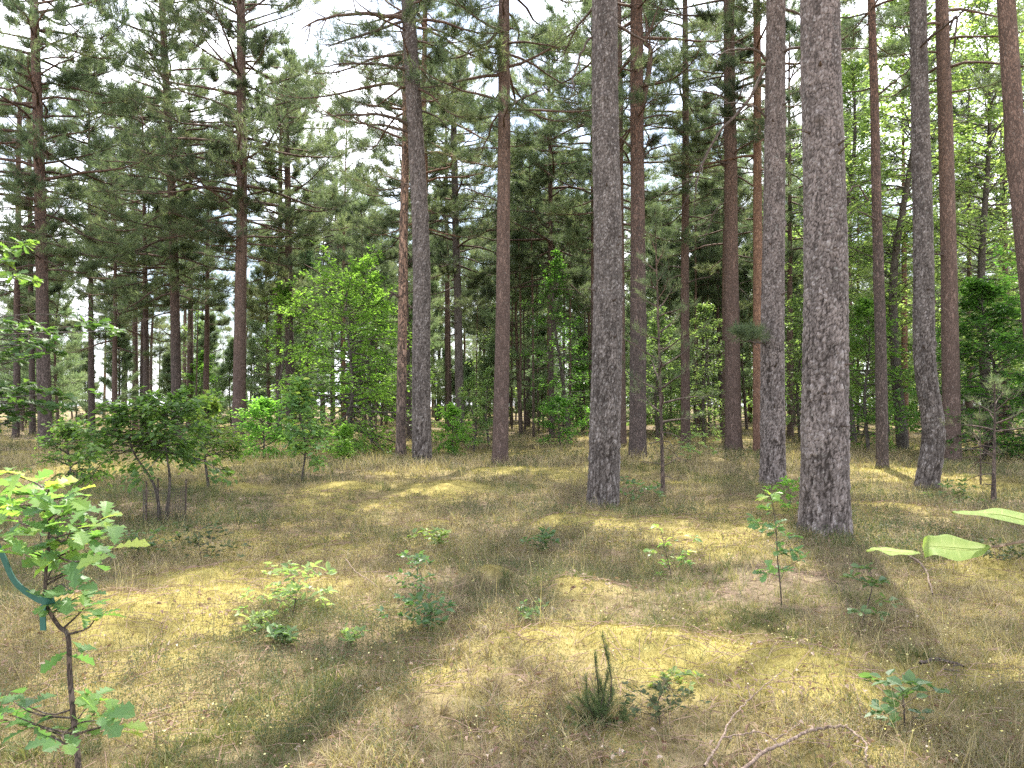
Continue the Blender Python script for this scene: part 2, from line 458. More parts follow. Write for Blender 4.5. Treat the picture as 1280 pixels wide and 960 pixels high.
def pine_crown(wood, leaf, rng, A, Rz, hc, Ht, Lmax, nb=55, nbl=9, nsh=5, nn=8, nl=.12, nw=.011, young=False, up=0., bmat=0, nmat=0,
               shoot=.16, sides=4, tone=.45, az_bias=None, keep=None):
    u = (np.arange(nb) + rng.random(nb)) / nb
    z = hc + (Ht - hc) * u ** (1.0 if young else .95)
    s = (z - hc) / (Ht - hc)
    prof = np.interp(s, [0, .15, 1], [.85, 1, .06]) if young else np.interp(s, [0, .2, .55, .85, 1], [.65, 1, .95, .6, .18])
    L = Lmax * prof * rng.uniform(.55, 1.12, nb) * (1 if young else 1.28)
    if not young:
        L = L * np.where(rng.random(nb) < .22, .35, 1)
    az = np.arange(nb) * 2.399 + rng.normal(0, .5, nb)
    if az_bias is not None:
        az = az_bias(az, rng)
    e = np.radians((np.interp(s, [0, .5, 1], [2, 18, 60]) if not young else np.interp(s, [0, 1], [8, 55])) + rng.normal(0, 9, nb) + up)
    K = 7; t = np.linspace(0, 1, K)
    bend = (-24 * np.sin(math.pi * t * .9) + 20 * t ** 2) if not young else (-6 * t + 16 * t ** 2)
    E = e[:, None] + np.radians(bend)[None] * rng.uniform(.5, 1.3, (nb, 1)) + np.cumsum(rng.normal(0, .09, (nb, K)), 1)
    Az = az[:, None] + np.cumsum(rng.normal(0, .13, (nb, K)), 1)
    D = np.stack([np.cos(E) * np.cos(Az), np.cos(E) * np.sin(Az), np.sin(E)], -1)
    P0 = axis_at(A, z)
    P = P0[:, None] + np.concatenate([np.zeros((nb, 1, 3)), np.cumsum(D[:, 1:] * (L / (K - 1))[:, None, None], 1)], 1)
    r0 = np.minimum(.010 + .0115 * L, .7 * Rz(z))
    R = r0[:, None] * (1 - t[None]) ** .8 + .004
    v, q = tubes(P, R, sides); wood.add(v, q, .5, bmat, True)
    # branchlets
    tb = rng.uniform(.22, 1, (nb, nbl)) ** .8 if young else rng.uniform(.42, 1, (nb, nbl))
    f = tb * (K - 1); i = np.minimum(f.astype(int), K - 2); w = (f - i)[..., None]
    bi = np.arange(nb)[:, None]
    pb = P[bi, i] * (1 - w) + P[bi, i + 1] * w
    td = D[bi, i + 1]
    sd = unit(np.cross(td, np.array([0, 0, 1.]))) * np.where(np.arange(nbl) % 2 == 0, 1, -1)[None, :, None]
    ang = np.radians(rng.uniform(25, 65, (nb, nbl)))[..., None]
    db = unit(td * np.cos(ang) + sd * np.sin(ang) + np.array([0, 0, .12]) + rng.normal(0, .16, (nb, nbl, 3)) * [1, 1, .7])
    lb = (L if young else np.maximum(L, 1.4))[:, None] * rng.uniform(.16, .40, (nb, nbl)) * (1.2 - tb * (.65 if young else .45))
    n2 = nb * nbl
    pb = pb.reshape(-1, 3); db = db.reshape(-1, 3); lb = lb.reshape(-1)
    mid = pb + db * (lb * .5)[:, None] + np.array([0, 0, -.02]); end = pb + db * lb[:, None] + np.array([0, 0, .10]) * lb[:, None]
    Q = np.stack([pb, mid, end], 1)
    v, q = tubes(Q, np.stack([.004 + .006 * lb, .003 + .003 * lb, np.full(n2, .002)], 1), 3); wood.add(v, q, .5, bmat, True)
    # shoots
    ts = rng.uniform(.25 if young else .4, 1.0, (n2, nsh)); ts[:, 0] = 1.0
    ps = np.where(ts[..., None] < .5, pb[:, None] + (mid - pb)[:, None] * ts[..., None] * 2, mid[:, None] + (end - mid)[:, None] * (ts[..., None] * 2 - 1))
    ps = ps + rng.normal(0, .035, ps.shape) * np.minimum(lb, 1)[:, None, None]
    ds = unit(db[:, None] * .8 + np.array([0, 0, .55]) + rng.normal(0, .45, ps.shape))
    tn = (tone + rng.normal(0, .13, (nb, 1)) + np.zeros((nb, nbl))).reshape(-1, 1) + rng.normal(0, .15, (n2, nsh))
    # the ends of the limbs carry shoots too
    pe = P[:, -1]; de = unit(D[:, -1] + np.array([0, 0, .4]))
    ps = np.concatenate([ps.reshape(-1, 3), pe]); ds = np.concatenate([ds.reshape(-1, 3), de]); tn = np.concatenate([tn.ravel(), np.full(nb, tone + .1)])
    if keep is not None:
        k = keep(ps, rng); ps, ds, tn = ps[k], ds[k], tn[k]
    needle_tufts(leaf, ps, ds, rng.uniform(.6, 1.2, len(ps)) * shoot, nn, nl, nw, tn, rng, nmat)


def dead_limb(rng, p0, az, L, e, r0, K=8, twigs=3):
    mb = MB()
    t = np.linspace(0, 1, K)
    E = e + np.radians(-34 * t) + np.cumsum(rng.normal(0, .14, K)); Az = az + np.cumsum(rng.normal(0, .16, K))
    D = np.stack([np.cos(E) * np.cos(Az), np.cos(E) * np.sin(Az), np.sin(E)], -1)
    P = p0 + np.vstack([[0, 0, 0], np.cumsum(D[1:] * L / (K - 1), 0)])
    v, q = tubes(P[None], (r0 * (1 - t) ** .7 + .003)[None], 6); mb.add(v, q, .5, 0, True)
    add_twigs(mb, rng, P, L, r0, twigs)
    return mb


def add_twigs(mb, rng, P, L, r0, twigs):
    K = len(P)
    for _ in range(twigs):
        k = rng.integers(K // 3, K - 1); d = unit(P[k + 1 if k + 1 < K else k] - P[k - 1]) + rng.normal(0, .55, 3)
        d = unit(d); l = L * rng.uniform(.15, .4)
        Q = np.stack([P[k], P[k] + d * l * .5 + rng.normal(0, .04, 3), P[k] + d * l + rng.normal(0, .08, 3) - [0, 0, .1 * l]])
        v, q = tubes(Q[None], np.array([[r0 * .35, r0 * .22, .003]]), 4); mb.add(v, q, .5, 0, True)


def cells(nu, nv, seed, uu, vv):
    """cellular bark plates: F2-F1 and a per-cell value on a (wrapped in u) jittered grid; uu in [0,nu)"""
    i0 = np.floor(uu).astype(int); j0 = np.floor(vv).astype(int)
    f1 = np.full(uu.shape, 9.); f2 = np.full(uu.shape, 9.); idv = np.zeros(uu.shape)
    for di in (-1, 0, 1):
        for dj in (-1, 0, 1):
            i = i0 + di; j = j0 + dj; iw = np.mod(i, nu)
            cx = i + .02 + .96 * _h(iw, j + 400, seed); cy = j + .02 + .96 * _h(iw, j + 400, seed + 7)
            d = np.hypot(uu - cx, vv - cy)
            new = d < f1
            f2 = np.where(new, f1, np.minimum(f2, d)); idv = np.where(new, _h(iw, j + 400, seed + 3), idv); f1 = np.where(new, d, f1)
    return f2 - f1, idv


def trunk_mesh(name, rng, A, Rf, zlo, zhi, mat, parent, origin, detail=0, knots=0, seed=0, zdense=8.):
    """A: axis polyline, Rf(z): radius. detail = ring spacing of real bark relief (0: plain)."""
    mb = MB()
    if detail:
        seg = 132 if detail < .018 else 88
        z = np.concatenate([np.arange(zlo, zdense, detail), np.linspace(zdense + .1, zhi, 20)])
    else:
        seg = 16
        z = np.concatenate([np.linspace(zlo, 1.2, 7), np.linspace(1.6, zhi, 26)])
    C = axis_at(A, z); r = Rf(z)
    th = np.arange(seg) * 2 * math.pi / seg
    TH, ZZ = np.meshgrid(th, z)
    RR = r[:, None] * np.ones_like(TH)
    # slow out-of-roundness and root flare lobes
    ox = rng.random() * 50
    RR = RR * (1 + .05 * (fbm(np.cos(TH) * .9 + ox, np.sin(TH) * .9 + ZZ * .35, 3, 2) - .5) * 2)
    fl = np.exp(-np.clip(ZZ - zlo - .25, 0, 9) / .22)
    RR = RR * (1 + fl * (.26 * (.5 + .5 * np.sin(TH * 4 + ox)) + .12 * fbm(np.cos(TH) * 2 + ox, np.sin(TH) * 2, 5, 2)))
    tone = np.full(TH.shape, .5)
    if detail:
        nu = int(round(2 * math.pi * Rf(np.array([1.2]))[0] / .046))
        uu = TH / (2 * math.pi) * nu
        wob = (fbm(uu * .8, ZZ * 9, 21, 3) - .5) * 1.3; wob2 = (fbm(uu * .8 + 40, ZZ * 9, 24, 3) - .5) * 1.3
        fis = fbm(uu * .55 + wob * .4, ZZ * 1.6, 27, 3)
        pl, idv = cells(nu, 0, 31 + seed, np.mod(uu + wob, nu), np.interp(ZZ, [-.3, .8, 2.5, 30], [0, 6.5, 24, 24 + 27.5 / .066]) + wob2)
        pl2, _ = cells(nu * 2, 0, 41 + seed, np.mod(uu * 2 + wob * 2, nu * 2), ZZ / .032 + wob2 * 2)
        fade = np.interp(ZZ, [0, 3, 8], [1, .8, .55])
        g1 = np.clip(pl / .50, 0, 1); g2 = np.clip(pl2 / .55, 0, 1)
        RR = RR + fade * (.013 * g1 ** .7 + .007 * g2 + .014 * (idv - .5) * g1 - .018 * np.clip(1 - np.abs(fis - .5) / .055, 0, 1) * np.interp(ZZ, [0, 2.5, 5], [1, .7, 0]) + .004 * (vnoise(uu * 4, ZZ * 40, 51) - .5))
        tone = -.35 * np.clip(1 - np.abs(fis - .5) / .055, 0, 1) * np.interp(ZZ, [0, 2.5, 5], [1, .7, 0]) + .06
        tone = np.clip(tone + g1 * .42 + g2 * .40 + .28 * (idv - .5) + .10 * (vnoise(uu * 5, ZZ * 50, 57) - .5), 0, 1)
    # knots: small swellings where limbs died
    for _ in range(knots):
        kz = rng.uniform(1.8, zhi * .45); ka = rng.uniform(0, 6.28)
        dth = np.angle(np.exp(1j * (TH - ka))) * r[:, None]
        RR = RR + .03 * np.exp(-(dth ** 2 + (ZZ - kz) ** 2) / .05 ** 2 * .5)
    V = np.stack([C[:, None, 0] + RR * np.cos(TH), C[:, None, 1] + RR * np.sin(TH), ZZ], -1)
    n, m = V.shape[:2]; ii = np.arange(n * m).reshape(n, m); jn = np.roll(ii, -1, 1)
    q = np.stack([ii[:-1], jn[:-1], jn[1:], ii[1:]], -1).reshape(-1, 4)
    mb.add(V, q, tone.ravel(), 0, True)
    return mb.build(name, mat, parent, origin)


def pine(px, py, wb, px0, w0, label, bark='bark_brown', Y=None, Ht=20., hc=9., Lmax=2.8, curve=(), limbs=(), dead=3, detail=0,
         needle='needle', name='pine_tree', dens=1.0, group=None, tone=.45, hdead=None, y0=0, **kw):
    """a pine whose foot is seen at (px,py) wb pixels wide and whose trunk crosses row y0 of the photo at px0, w0 pixels wide"""
    rng = np.random.default_rng(int(px * 7 + py))
    if Y is None:
        foot = ground(px, py); Y = foot[1]
    else:
        p = at(px, py, Y); foot = np.array([p[0], Y, gz(p[0], Y)])
    top = at(px0, y0, Y)
    zt = top[2] - foot[2]
    r1 = wb * Y / F * .5 * .93; r2 = w0 * Y / F * .5
    sl = (r1 - r2) / max(zt, 1)
    sl = max(sl, r1 * .022)
    Ht = max(Ht, zt + 2.5) if zt < Ht else Ht
    zr = np.array([-.3, 0, zt, Ht]); rr = np.array([r1 + .02, r1, max(r1 - sl * zt, .03), max(.02, .12 * r1)])
    if zt >= Ht:
        zr = np.array([-.3, 0, Ht]); rr = np.array([r1 + .02, r1, .03])
    Rf = lambda z: np.interp(z, zr, rr)
    e = empty(name, foot)
    # axis in local coordinates, through the pixels given by curve
    pts = [(0, 0, -.3), (0, 0, 0)]
    for cx, cy in curve:
        c = at(cx, cy, Y) - foot; pts.append(tuple(c))
    slope = np.array([(top[0] - foot[0]) / zt, rng.normal(0, .006)])
    pts.append((top[0] - foot[0], slope[1] * zt, zt))
    z_end = Ht
    if z_end > zt + .5:
        pts.append((pts[-1][0] + slope[0] * (z_end - zt) * .6, slope[1] * z_end, z_end))
    A = smooth_line(pts, 40); A = A[np.argsort(A[:, 2])]
    wob = (vnoise(A[:, 2] / 3.2, np.full(len(A), px * .1), 61) - .5) * .10 * np.clip(A[:, 2] / 3, 0, 1)
    A[:, 0] += wob * (.35 if curve else .6)
    if Y < 30:
        FEET.append((foot[0], foot[1], r1))
    tr = trunk_mesh('trunk', rng, A, Rf, -.3, Ht, M[bark], e, None, detail, 6 if Y < 24 else 0, seed=int(px) % 20, zdense=min(zt + .5, Ht - 2))
    near = Y < 24
    wood = MB(); leaf = MB()
    hc = hc - (.8 if Y > 20 else 0)
    nb = int((58 if px < 740 and Y > 15 else 48) * dens * (Ht - hc) / 10); 
    pine_crown(wood, leaf, rng, A, Rf, hc, Ht, Lmax, nb=max(nb, 8), nbl=15, nsh=8, nn=11, nl=.15 if near else .17,
               nw=.012 if near else .0165, shoot=.22, tone=tone, **kw)
    cr = leaf.build('crown', M[needle], e)
    wood.build('branch_framework', M[bark if bark in ('bark_rust', 'bark_orange', 'bark_brown') else 'bark_brown'], cr)
    # bare dead limbs below the crown
    h0, h1 = hdead or (max(2.5, hc * .45), hc + 1.0)
    for k in range(dead):
        z = rng.uniform(h0, h1); az = rng.uniform(0, 6.28)
        p0 = axis_at(A, np.array([z]))[0]
        d = dead_limb(rng, p0, az, rng.uniform(.6, 2.3), math.radians(rng.uniform(0, 30)), .012 + .10 * Rf(z), twigs=4)
        d.build('dead_branch', M['twig'], tr)
    if detail and detail < .025:
        for k in range(9):
            z = rng.uniform(1.2, zt); az = rng.uniform(3.4, 6.0); c = axis_at(A, np.array([z]))[0]; r_ = float(Rf(z))
            d = np.array([math.cos(az), math.sin(az), rng.uniform(-.1, .5)]); l = rng.uniform(.03, .16)
            mb = MB(); v, q = tubes(np.array([[c + d * r_ * .8, c + d * (r_ + l * .5), c + d * (r_ + l)]]), np.array([[.026, .014, .006]]) * rng.uniform(.6, 1.3), 7); mb.add(v, q, .2, 0, True)
            mb.build('branch_stub', M['twig'], tr)
    for spec in limbs:
        pix, r0 = spec[0], spec[1]; dy = spec[2] if len(spec) > 2 else .5
        pp = []
        for k, (a, b) in enumerate(pix):
            pp.append(at(a, b, Y - dy * k / max(1, len(pix) - 1) * 1.2) - foot)
        pp = np.array(pp); pl = smooth_line(pp, 14)
        pl += np.vstack([np.zeros((2, 3)), rng.normal(0, .012, (12, 3))])
        Lt = np.linalg.norm(np.diff(pl, axis=0), axis=1).sum()
        mb = MB(); v, q = tubes(pl[None], (r0 * (1 - np.linspace(0, 1, 14)) ** .65 + .006)[None], 7); mb.add(v, q, .5, 0, True)
        add_twigs(mb, rng, pl, Lt, r0, 7)
        lo = mb.build('branch', M['bark_rust' if spec[3:4] == ('red',) else 'twig'], tr)
        if len(spec) > 4 or spec[3:4] == ('leafy',):
            lf = MB(); n = 190
            k = rng.integers(5, 14, n); p = pl[k] + rng.normal(0, [.34, .3, .13], (n, 3)) * Lt * .22 + np.array([0, 0, .10])
            dd = unit(rng.normal(0, .5, (n, 3)) + [0, 0, .6] + unit(pl[-1] - pl[0]) * .5)
            needle_tufts(lf, p, dd, np.full(n, .2), 10, .14, .011, .4 + rng.normal(0, .15, n), rng)
            lf.build('needle_spray', M[needle], lo)
    tag(e, label, 'tree', group)
    return e


T = pine
FEET = []
# nearest trunks
T(1031, 666, 60, 1027, 45, 'thickest grey pine trunk with flaky bark, nearest of the pines', 'bark_grey', Ht=23, hc=11, dens=.5, detail=.015, dead=2,
  hdead=(7.5, 11), Lmax=3)
T(754, 634, 40, 756, 33, 'thick dark pine trunk with cracked bark standing alone mid clearing', 'bark_dark', Ht=22, hc=9.2, dens=.55, detail=.017, dead=2, hdead=(7, 9),
  curve=((758, 470), (760, 300)), limbs=((((748, 38), (733, 55), (718, 90), (716, 112)), .018, .4),))
T(966, 608, 31, 969, 23, 'straight pine trunk right beside the thickest one, arched bare limb near its top', 'bark_grey', Ht=21, hc=10.5, dens=.55, detail=.021, dead=2,
  hdead=(8, 10), curve=((966, 400),),
  limbs=((((960, 78), (945, 62), (920, 62), (895, 68)), .03, .5), (((956, 85), (935, 125), (900, 165), (878, 205), (870, 240)), .03, .9),
         (((960, 150), (948, 136), (930, 130), (905, 128)), .02, .4), (((958, 430), (945, 428), (925, 425)), .02, .7, 'leafy')))
T(1158, 611, 28, 1142, 18, 'dark pine trunk with a bend low down and moss at its foot', 'bark_dark', Ht=20, hc=9.5, dens=.55, detail=.021, dead=2, hdead=(7, 9),
  curve=((1166, 556), (1165, 520), (1156, 450), (1154, 300)))
T(1312, 640, 30, 1258, 21, 'leaning pine trunk cut off by the right edge of the view', 'bark_rust', Ht=20, hc=10, dead=2, Y=13.5, dens=.6)
# second row
T(528, 581, 25, 511, 17, 'dark leaning pine with three long arched limbs reaching left', 'bark_dark', Ht=20, hc=10.8, detail=.03, dead=1, hdead=(9, 11), Lmax=3.0,
  curve=((527, 480), (526, 300)), dens=.85,
  limbs=((((512, 24), (480, 19), (440, 17), (400, 24), (372, 40)), .06, .6, 'red'), (((512, 92), (498, 84), (465, 80), (430, 80), (400, 84)), .045, .8),
         (((514, 158), (495, 148), (470, 143), (435, 144), (402, 146)), .05, 1.0), (((516, 168), (495, 160), (470, 156), (455, 165)), .03, .7),
         (((512, 24), (470, 38), (430, 52), (405, 58)), .04, 1.4, 'leafy')))
T(625, 581, 21, 630, 14, 'slender straight pine standing alone between the leaning pair and the thick dark trunk', 'bark_rust', Ht=20, hc=9.5, dead=2, dens=1.2,
  curve=((629, 350),), hdead=(8, 10),
  limbs=((((628, 24), (620, 42), (605, 56), (588, 60), (580, 76)), .05, .5), (((636, 132), (655, 122), (680, 112)), .03, .8), (((620, 250), (590, 238), (570, 236)), .02, .5)))
T(501, 571, 14, 510, 8, 'thin pine with a pale peeled lower trunk close beside the dark leaning one', 'bark_pale', Ht=18, hc=10, dead=2, dens=.6, curve=((503, 400), (506, 200)),
  limbs=((((503, 372), (493, 368), (487, 364)), .04, .3), (((505, 378), (513, 384), (518, 386)), .04, -.2)))
T(797, 574, 24, 795, 15, 'forked pine with a red side stem rising from its upper trunk', 'bark_brown', Ht=20, hc=10, dead=2, dens=.8,
  curve=((797, 480), (797, 300)),
  limbs=((((801, 140), (808, 105), (813, 66), (806, 52), (812, 38), (824, 8)), .09, .1, 'red'), (((803, 195), (811, 175), (806, 160)), .03, .5),
         (((803, 200), (812, 188), (830, 182), (842, 180)), .03, .4)))
T(917, 564, 22, 910, 13, 'straight rust tinted pine with its foot in sunlit grass', 'bark_rust', Ht=21, hc=10, dead=3, dens=.8, hdead=(7, 10),
  limbs=((((910, 210), (890, 198), (868, 200)), .025, .6), (((915, 250), (895, 262), (880, 300)), .02, .6)))
T(948, 566, 14, 944, 10, 'thin vividly orange pine between two thicker trunks', 'bark_orange', Ht=19, hc=10, dead=2, dens=.7)
T(1103, 586, 16, 1090, 9, 'thin knobbly pine before the light green leaf trees', 'bark_brown', Ht=17, hc=10.5, dead=3, dens=.6, curve=((1101, 440), (1096, 250)),
  limbs=((((1085, 250), (1070, 232), (1052, 252)), .02, .4), (((1096, 120), (1120, 100), (1150, 78)), .025, .5)))
T(1190, 566, 23, 1177, 17, 'thick reddish pine just right of the bent dark one', 'bark_rust', Ht=21, hc=11, dead=2, dens=.8, Y=21.5, curve=((1188, 420),),
  limbs=((((1185, 40), (1195, 20), (1192, 60), (1186, 85)), .03, .3),))
# left side of the clearing
T(57, 563, 18, 41, 10, 'tall brown pine rising over the oak leaves at the left', 'bark_brown', Ht=22, hc=7.0, Lmax=3.4, dead=4, dens=1.6, curve=((54, 430), (49, 200)), hdead=(4, 8), tone=.5)
T(298, 536, 18, 301, 10, 'pine behind the bright bush with dense hanging boughs', 'bark_rust', Ht=20, hc=8.2, Lmax=3.4, dead=4, dens=1.8, Y=30, hdead=(4, 8), curve=((302, 300),),
  limbs=((((304, 268), (315, 250), (330, 256), (342, 275)), .04, .5), (((296, 205), (280, 196), (262, 204)), .04, .8, 'leafy')))
T(222, 540, 14, 203, 8, 'slim pine with upswept side limbs behind the round oak bush', 'bark_brown', Ht=21, hc=7.0, Lmax=3.3, dead=5, dens=1.6, Y=33, hdead=(4, 8), curve=((217, 300), (210, 150)),
  limbs=((((219, 225), (228, 212), (248, 196)), .05, .4), (((213, 318), (190, 308), (165, 318), (142, 328)), .035, .8), (((214, 390), (190, 396), (160, 408)), .03, .8)))
T(184, 545, 10, 176, 6, 'skinny pine between two larger pines behind the oak bush', 'bark_brown', Ht=16, hc=7, Lmax=2.6, dead=5, dens=.8, Y=37, hdead=(3.5, 7.5), curve=((181, 300),))
T(143, 540, 8, 146, 4, 'very thin pine with drooping side boughs above the left thicket', 'bark_rust', Ht=13, hc=5, Lmax=2.8, dead=4, dens=.7, Y=36, hdead=(3, 6), y0=200)
T(257, 535, 9, 260, 5, 'skinny pine close behind the slim one with upswept limbs', 'bark_rust', Ht=15, hc=6.5, Lmax=2.6, dead=4, dens=.7, Y=40, hdead=(4, 7), y0=180)
T(20, 535, 9, 25, 6, 'thin pine at the left edge behind the oak leaves', 'bark_brown', Ht=17, hc=7, Lmax=2.8, dead=4, dens=.8, Y=37, y0=150)
T(41, 532, 8, 36, 5, 'thin pine half hidden by the tall brown one at the left', 'bark_brown', Ht=17, hc=6, Lmax=2.6, dead=3, dens=.7, Y=40, y0=150)
T(363, 530, 13, 358, 7, 'dark pine behind the bright green beech, thicker of the close pair', 'bark_brown', Ht=17, hc=6.6, Lmax=3.0, dead=4, dens=1.1, Y=35, y0=180, tone=.6)
T(348, 528, 8, 351, 5, 'dark pine behind the bright green beech, thinner of the close pair', 'bark_brown', Ht=15, hc=6.6, Lmax=2.4, dead=4, dens=.8, Y=38, y0=200, tone=.6)
T(512, 545, 8, 506, 5, 'thin trunk glimpsed between the pale peeled pine and the dark leaning one', 'bark_brown', Ht=16, hc=8, Lmax=2.4, dead=2, dens=.7, Y=33, y0=260)
T(531, 550, 10, 531, 8, 'thin orange pine rising behind the dark leaning one', 'bark_orange', Ht=20, hc=8.6, Lmax=3.0, dead=3, dens=.9, Y=28)
T(576, 540, 12, 567, 8, 'dark pine in shade between the leaning one and the slender straight one', 'bark_dark', Ht=17, hc=7, Lmax=3.0, dead=3, dens=1.1, Y=36, y0=160)
T(778, 552, 11, 775, 7, 'thin reddish pine tight behind the thick dark trunk', 'bark_rust', Ht=19, hc=9, Lmax=2.8, dead=3, dens=.9, Y=28.5)
T(741, 545, 8, 741, 6, 'thin shaded pine just left of the thick dark trunk', 'bark_brown', Ht=19, hc=8.5, Lmax=3.2, dead=3, dens=1.1, Y=33, y0=80)
T(857, 548, 13, 857, 7, 'upright pine with sunlit flank behind the young pine sapling', 'bark_rust', Ht=20, hc=9.2, Lmax=2.6, dead=4, dens=.8, Y=29, hdead=(6, 9),
  limbs=((((853, 60), (840, 95), (832, 130), (820, 155)), .03, .5),))
T(905, 545, 8, 905, 5, 'thin pine glimpsed behind the rust tinted one', 'bark_rust', Ht=19, hc=8.5, Lmax=2.6, dead=2, dens=.9, Y=35)
T(988, 545, 9, 986, 6, 'thin pine glimpsed between the thickest trunk and its straight neighbour', 'bark_rust', Ht=19, hc=8, Lmax=2.8, dead=2, dens=1., Y=35)
T(1131, 545, 10, 1130, 7, 'thin orange pine seen through leaves left of the bent dark one', 'bark_orange', Ht=17, hc=9, Lmax=2.4, dead=2, dens=.8, Y=33)
T(1212, 545, 9, 1211, 6, 'thin pine seen through leaves right of the thick reddish one', 'bark_rust', Ht=17, hc=9.5, Lmax=2.4, dead=2, dens=.8, Y=36)
T(1259, 545, 11, 1257, 8, 'pine far behind the light leaves near the leaning right trunk', 'bark_rust', Ht=18, hc=10, Lmax=2.4, dead=2, dens=.8, Y=34)
T(690, 545, 8, 687, 5, 'pine with spreading dark boughs between slender straight pine and thick dark trunk', 'bark_brown', Ht=18, hc=7.6, Lmax=3.6, dead=3, dens=1.3, Y=36, y0=120)
T(115, 540, 9, 108, 6, 'pine left of the very thin one with a wide loose crown', 'bark_brown', Ht=20, hc=9, Lmax=3.4, dead=2, dens=1.5, Y=42, y0=60)


# ------------------------------------------------------------------ small and young conifers
def young_pine(px, py, Y, Ht, r, label, Lmax=1.0, hc=.6, nb=34, needle='needle_bright', lean=(0, 0), nn=9, nl=.07, nw=.006, nsh=5, shoot=.12, name='young_pine', keep=None, tone=.5, up=0., dead=3):
    rng = np.random.default_rng(int(px * 3 + py))
    if Y is None:
        foot = ground(px, py)
    else:
        q = at(px, py, Y); foot = np.array([q[0], Y, gz(q[0], Y)])
    e = empty(name, foot)
    A = smooth_line([(0, 0, -.1), (0, 0, .02), (lean[0] * .4, lean[1] * .4, Ht * .45), (lean[0], lean[1], Ht)], 24)
    Rf = lambda z: np.interp(z, [0, Ht], [r, .006])
    tr = trunk_mesh('trunk', rng, A, Rf, -.1, Ht, M['bark_thin'], e, None)
    wood, leaf = MB(), MB()
    pine_crown(wood, leaf, rng, A, Rf, hc, Ht, Lmax, nb=nb, nbl=7, nsh=nsh, nn=nn, nl=nl, nw=nw, young=True, shoot=shoot, keep=keep, tone=tone, up=up)
    cr = leaf.build('crown', M[needle], e); wood.build('branch_framework', M['bark_thin'], cr)
    for k in range(dead):
        z = rng.uniform(.3, max(hc, .5)); p0 = axis_at(A, np.array([z]))[0]
        dead_limb(rng, p0, rng.uniform(0, 6.28), rng.uniform(.25, .6), .2, .007, twigs=2).build('dead_branch', M['twig'], tr)
    return tag(e, label, 'tree')


young_pine(829, 621, None, 5.2, .035, 'thin straight pine sapling with wispy needles before the forked pine', Lmax=1.15, hc=1.3, nb=32, nn=7, nsh=4, lean=(-.13, 0), needle='needle', nw=.007, dead=8, nl=.075)
young_pine(1242, 633, None, 2.0, .035, 'crooked little pine with wispy boughs near the right edge', Lmax=1.0, hc=1.15, nb=11, lean=(.06, 0), needle='needle', nw=.005, nn=6, nsh=3, dead=6, tone=.6)
young_pine(1226, 606, None, 1.3, .018, 'smallest wispy pine left of the crooked little pine', Lmax=.7, hc=.6, nb=10, nn=6, nsh=3, nw=.005, needle='needle', dead=3)


# juniper seedling in the foreground: several upright spikes from a low bushy base
def juniper(px, py, label):
    rng = np.random.default_rng(77)
    foot = ground(px, py); e = empty('juniper', foot)
    wood, leaf = MB(), MB()
    tips = [at(a, b, foot[1] + o) - foot for a, b, o in ((753, 796, .0), (743, 818, .05), (760, 838, -.04), (733, 846, .05), (748, 850, .02), (764, 866, .03), (722, 872, .04), (738, 868, -.05), (774, 884, .0),
                                                         (714, 886, 0), (722, 905, -.1), (780, 896, .05), (706, 900, .05))]
    for tp in tips:
        b = np.array([rng.normal(0, .02), rng.normal(0, .02), 0])
        P = smooth_line([b, b * .5 + tp * .5 + [rng.normal(0, .018), rng.normal(0, .018), -.02], tp], 6)
        v, q = tubes(P[None], np.linspace(.006, .0015, 6)[None], 4); wood.add(v, q, .5, 0, True)
        n = int(60 + 260 * np.linalg.norm(tp)); t = rng.uniform(.05, 1, n) ** 1.2
        k = np.minimum((t * 5).astype(int), 4); w = (t * 5 - k)[:, None]
        pp = P[k] * (1 - w) + P[k + 1] * w; d = unit(tp - b)[None] + rng.normal(0, .22, (n, 3))
        needle_tufts(leaf, pp + rng.normal(0, .012, (n, 3)) * (1 - t[:, None]), d, .028 + .03 * (1 - t), 9, .017, .0019, .45 + .3 * t + rng.normal(0, .12, n), rng)
    # bushy skirt
    n = 300
    a = rng.uniform(0, 6.28, n); rr = rng.uniform(0, .19, n)
    pp = np.stack([rr * np.cos(a), rr * np.sin(a) * .8, rng.uniform(.01, .16, n) * (1.1 - rr * 4)], -1)
    d = unit(np.stack([np.cos(a), np.sin(a), np.full(n, 1.2)], -1) + rng.normal(0, .3, (n, 3)))
    needle_tufts(leaf, pp, d, np.full(n, .06), 9, .018, .0019, .45 + rng.normal(0, .15, n), rng)
    f = leaf.build('foliage', M['needle_blue'], e); wood.build('stem', M['bark_thin'], e)
    tag(e, label, 'shrub')


juniper(748, 905, 'dark green juniper seedling with upright spikes on the near moss')


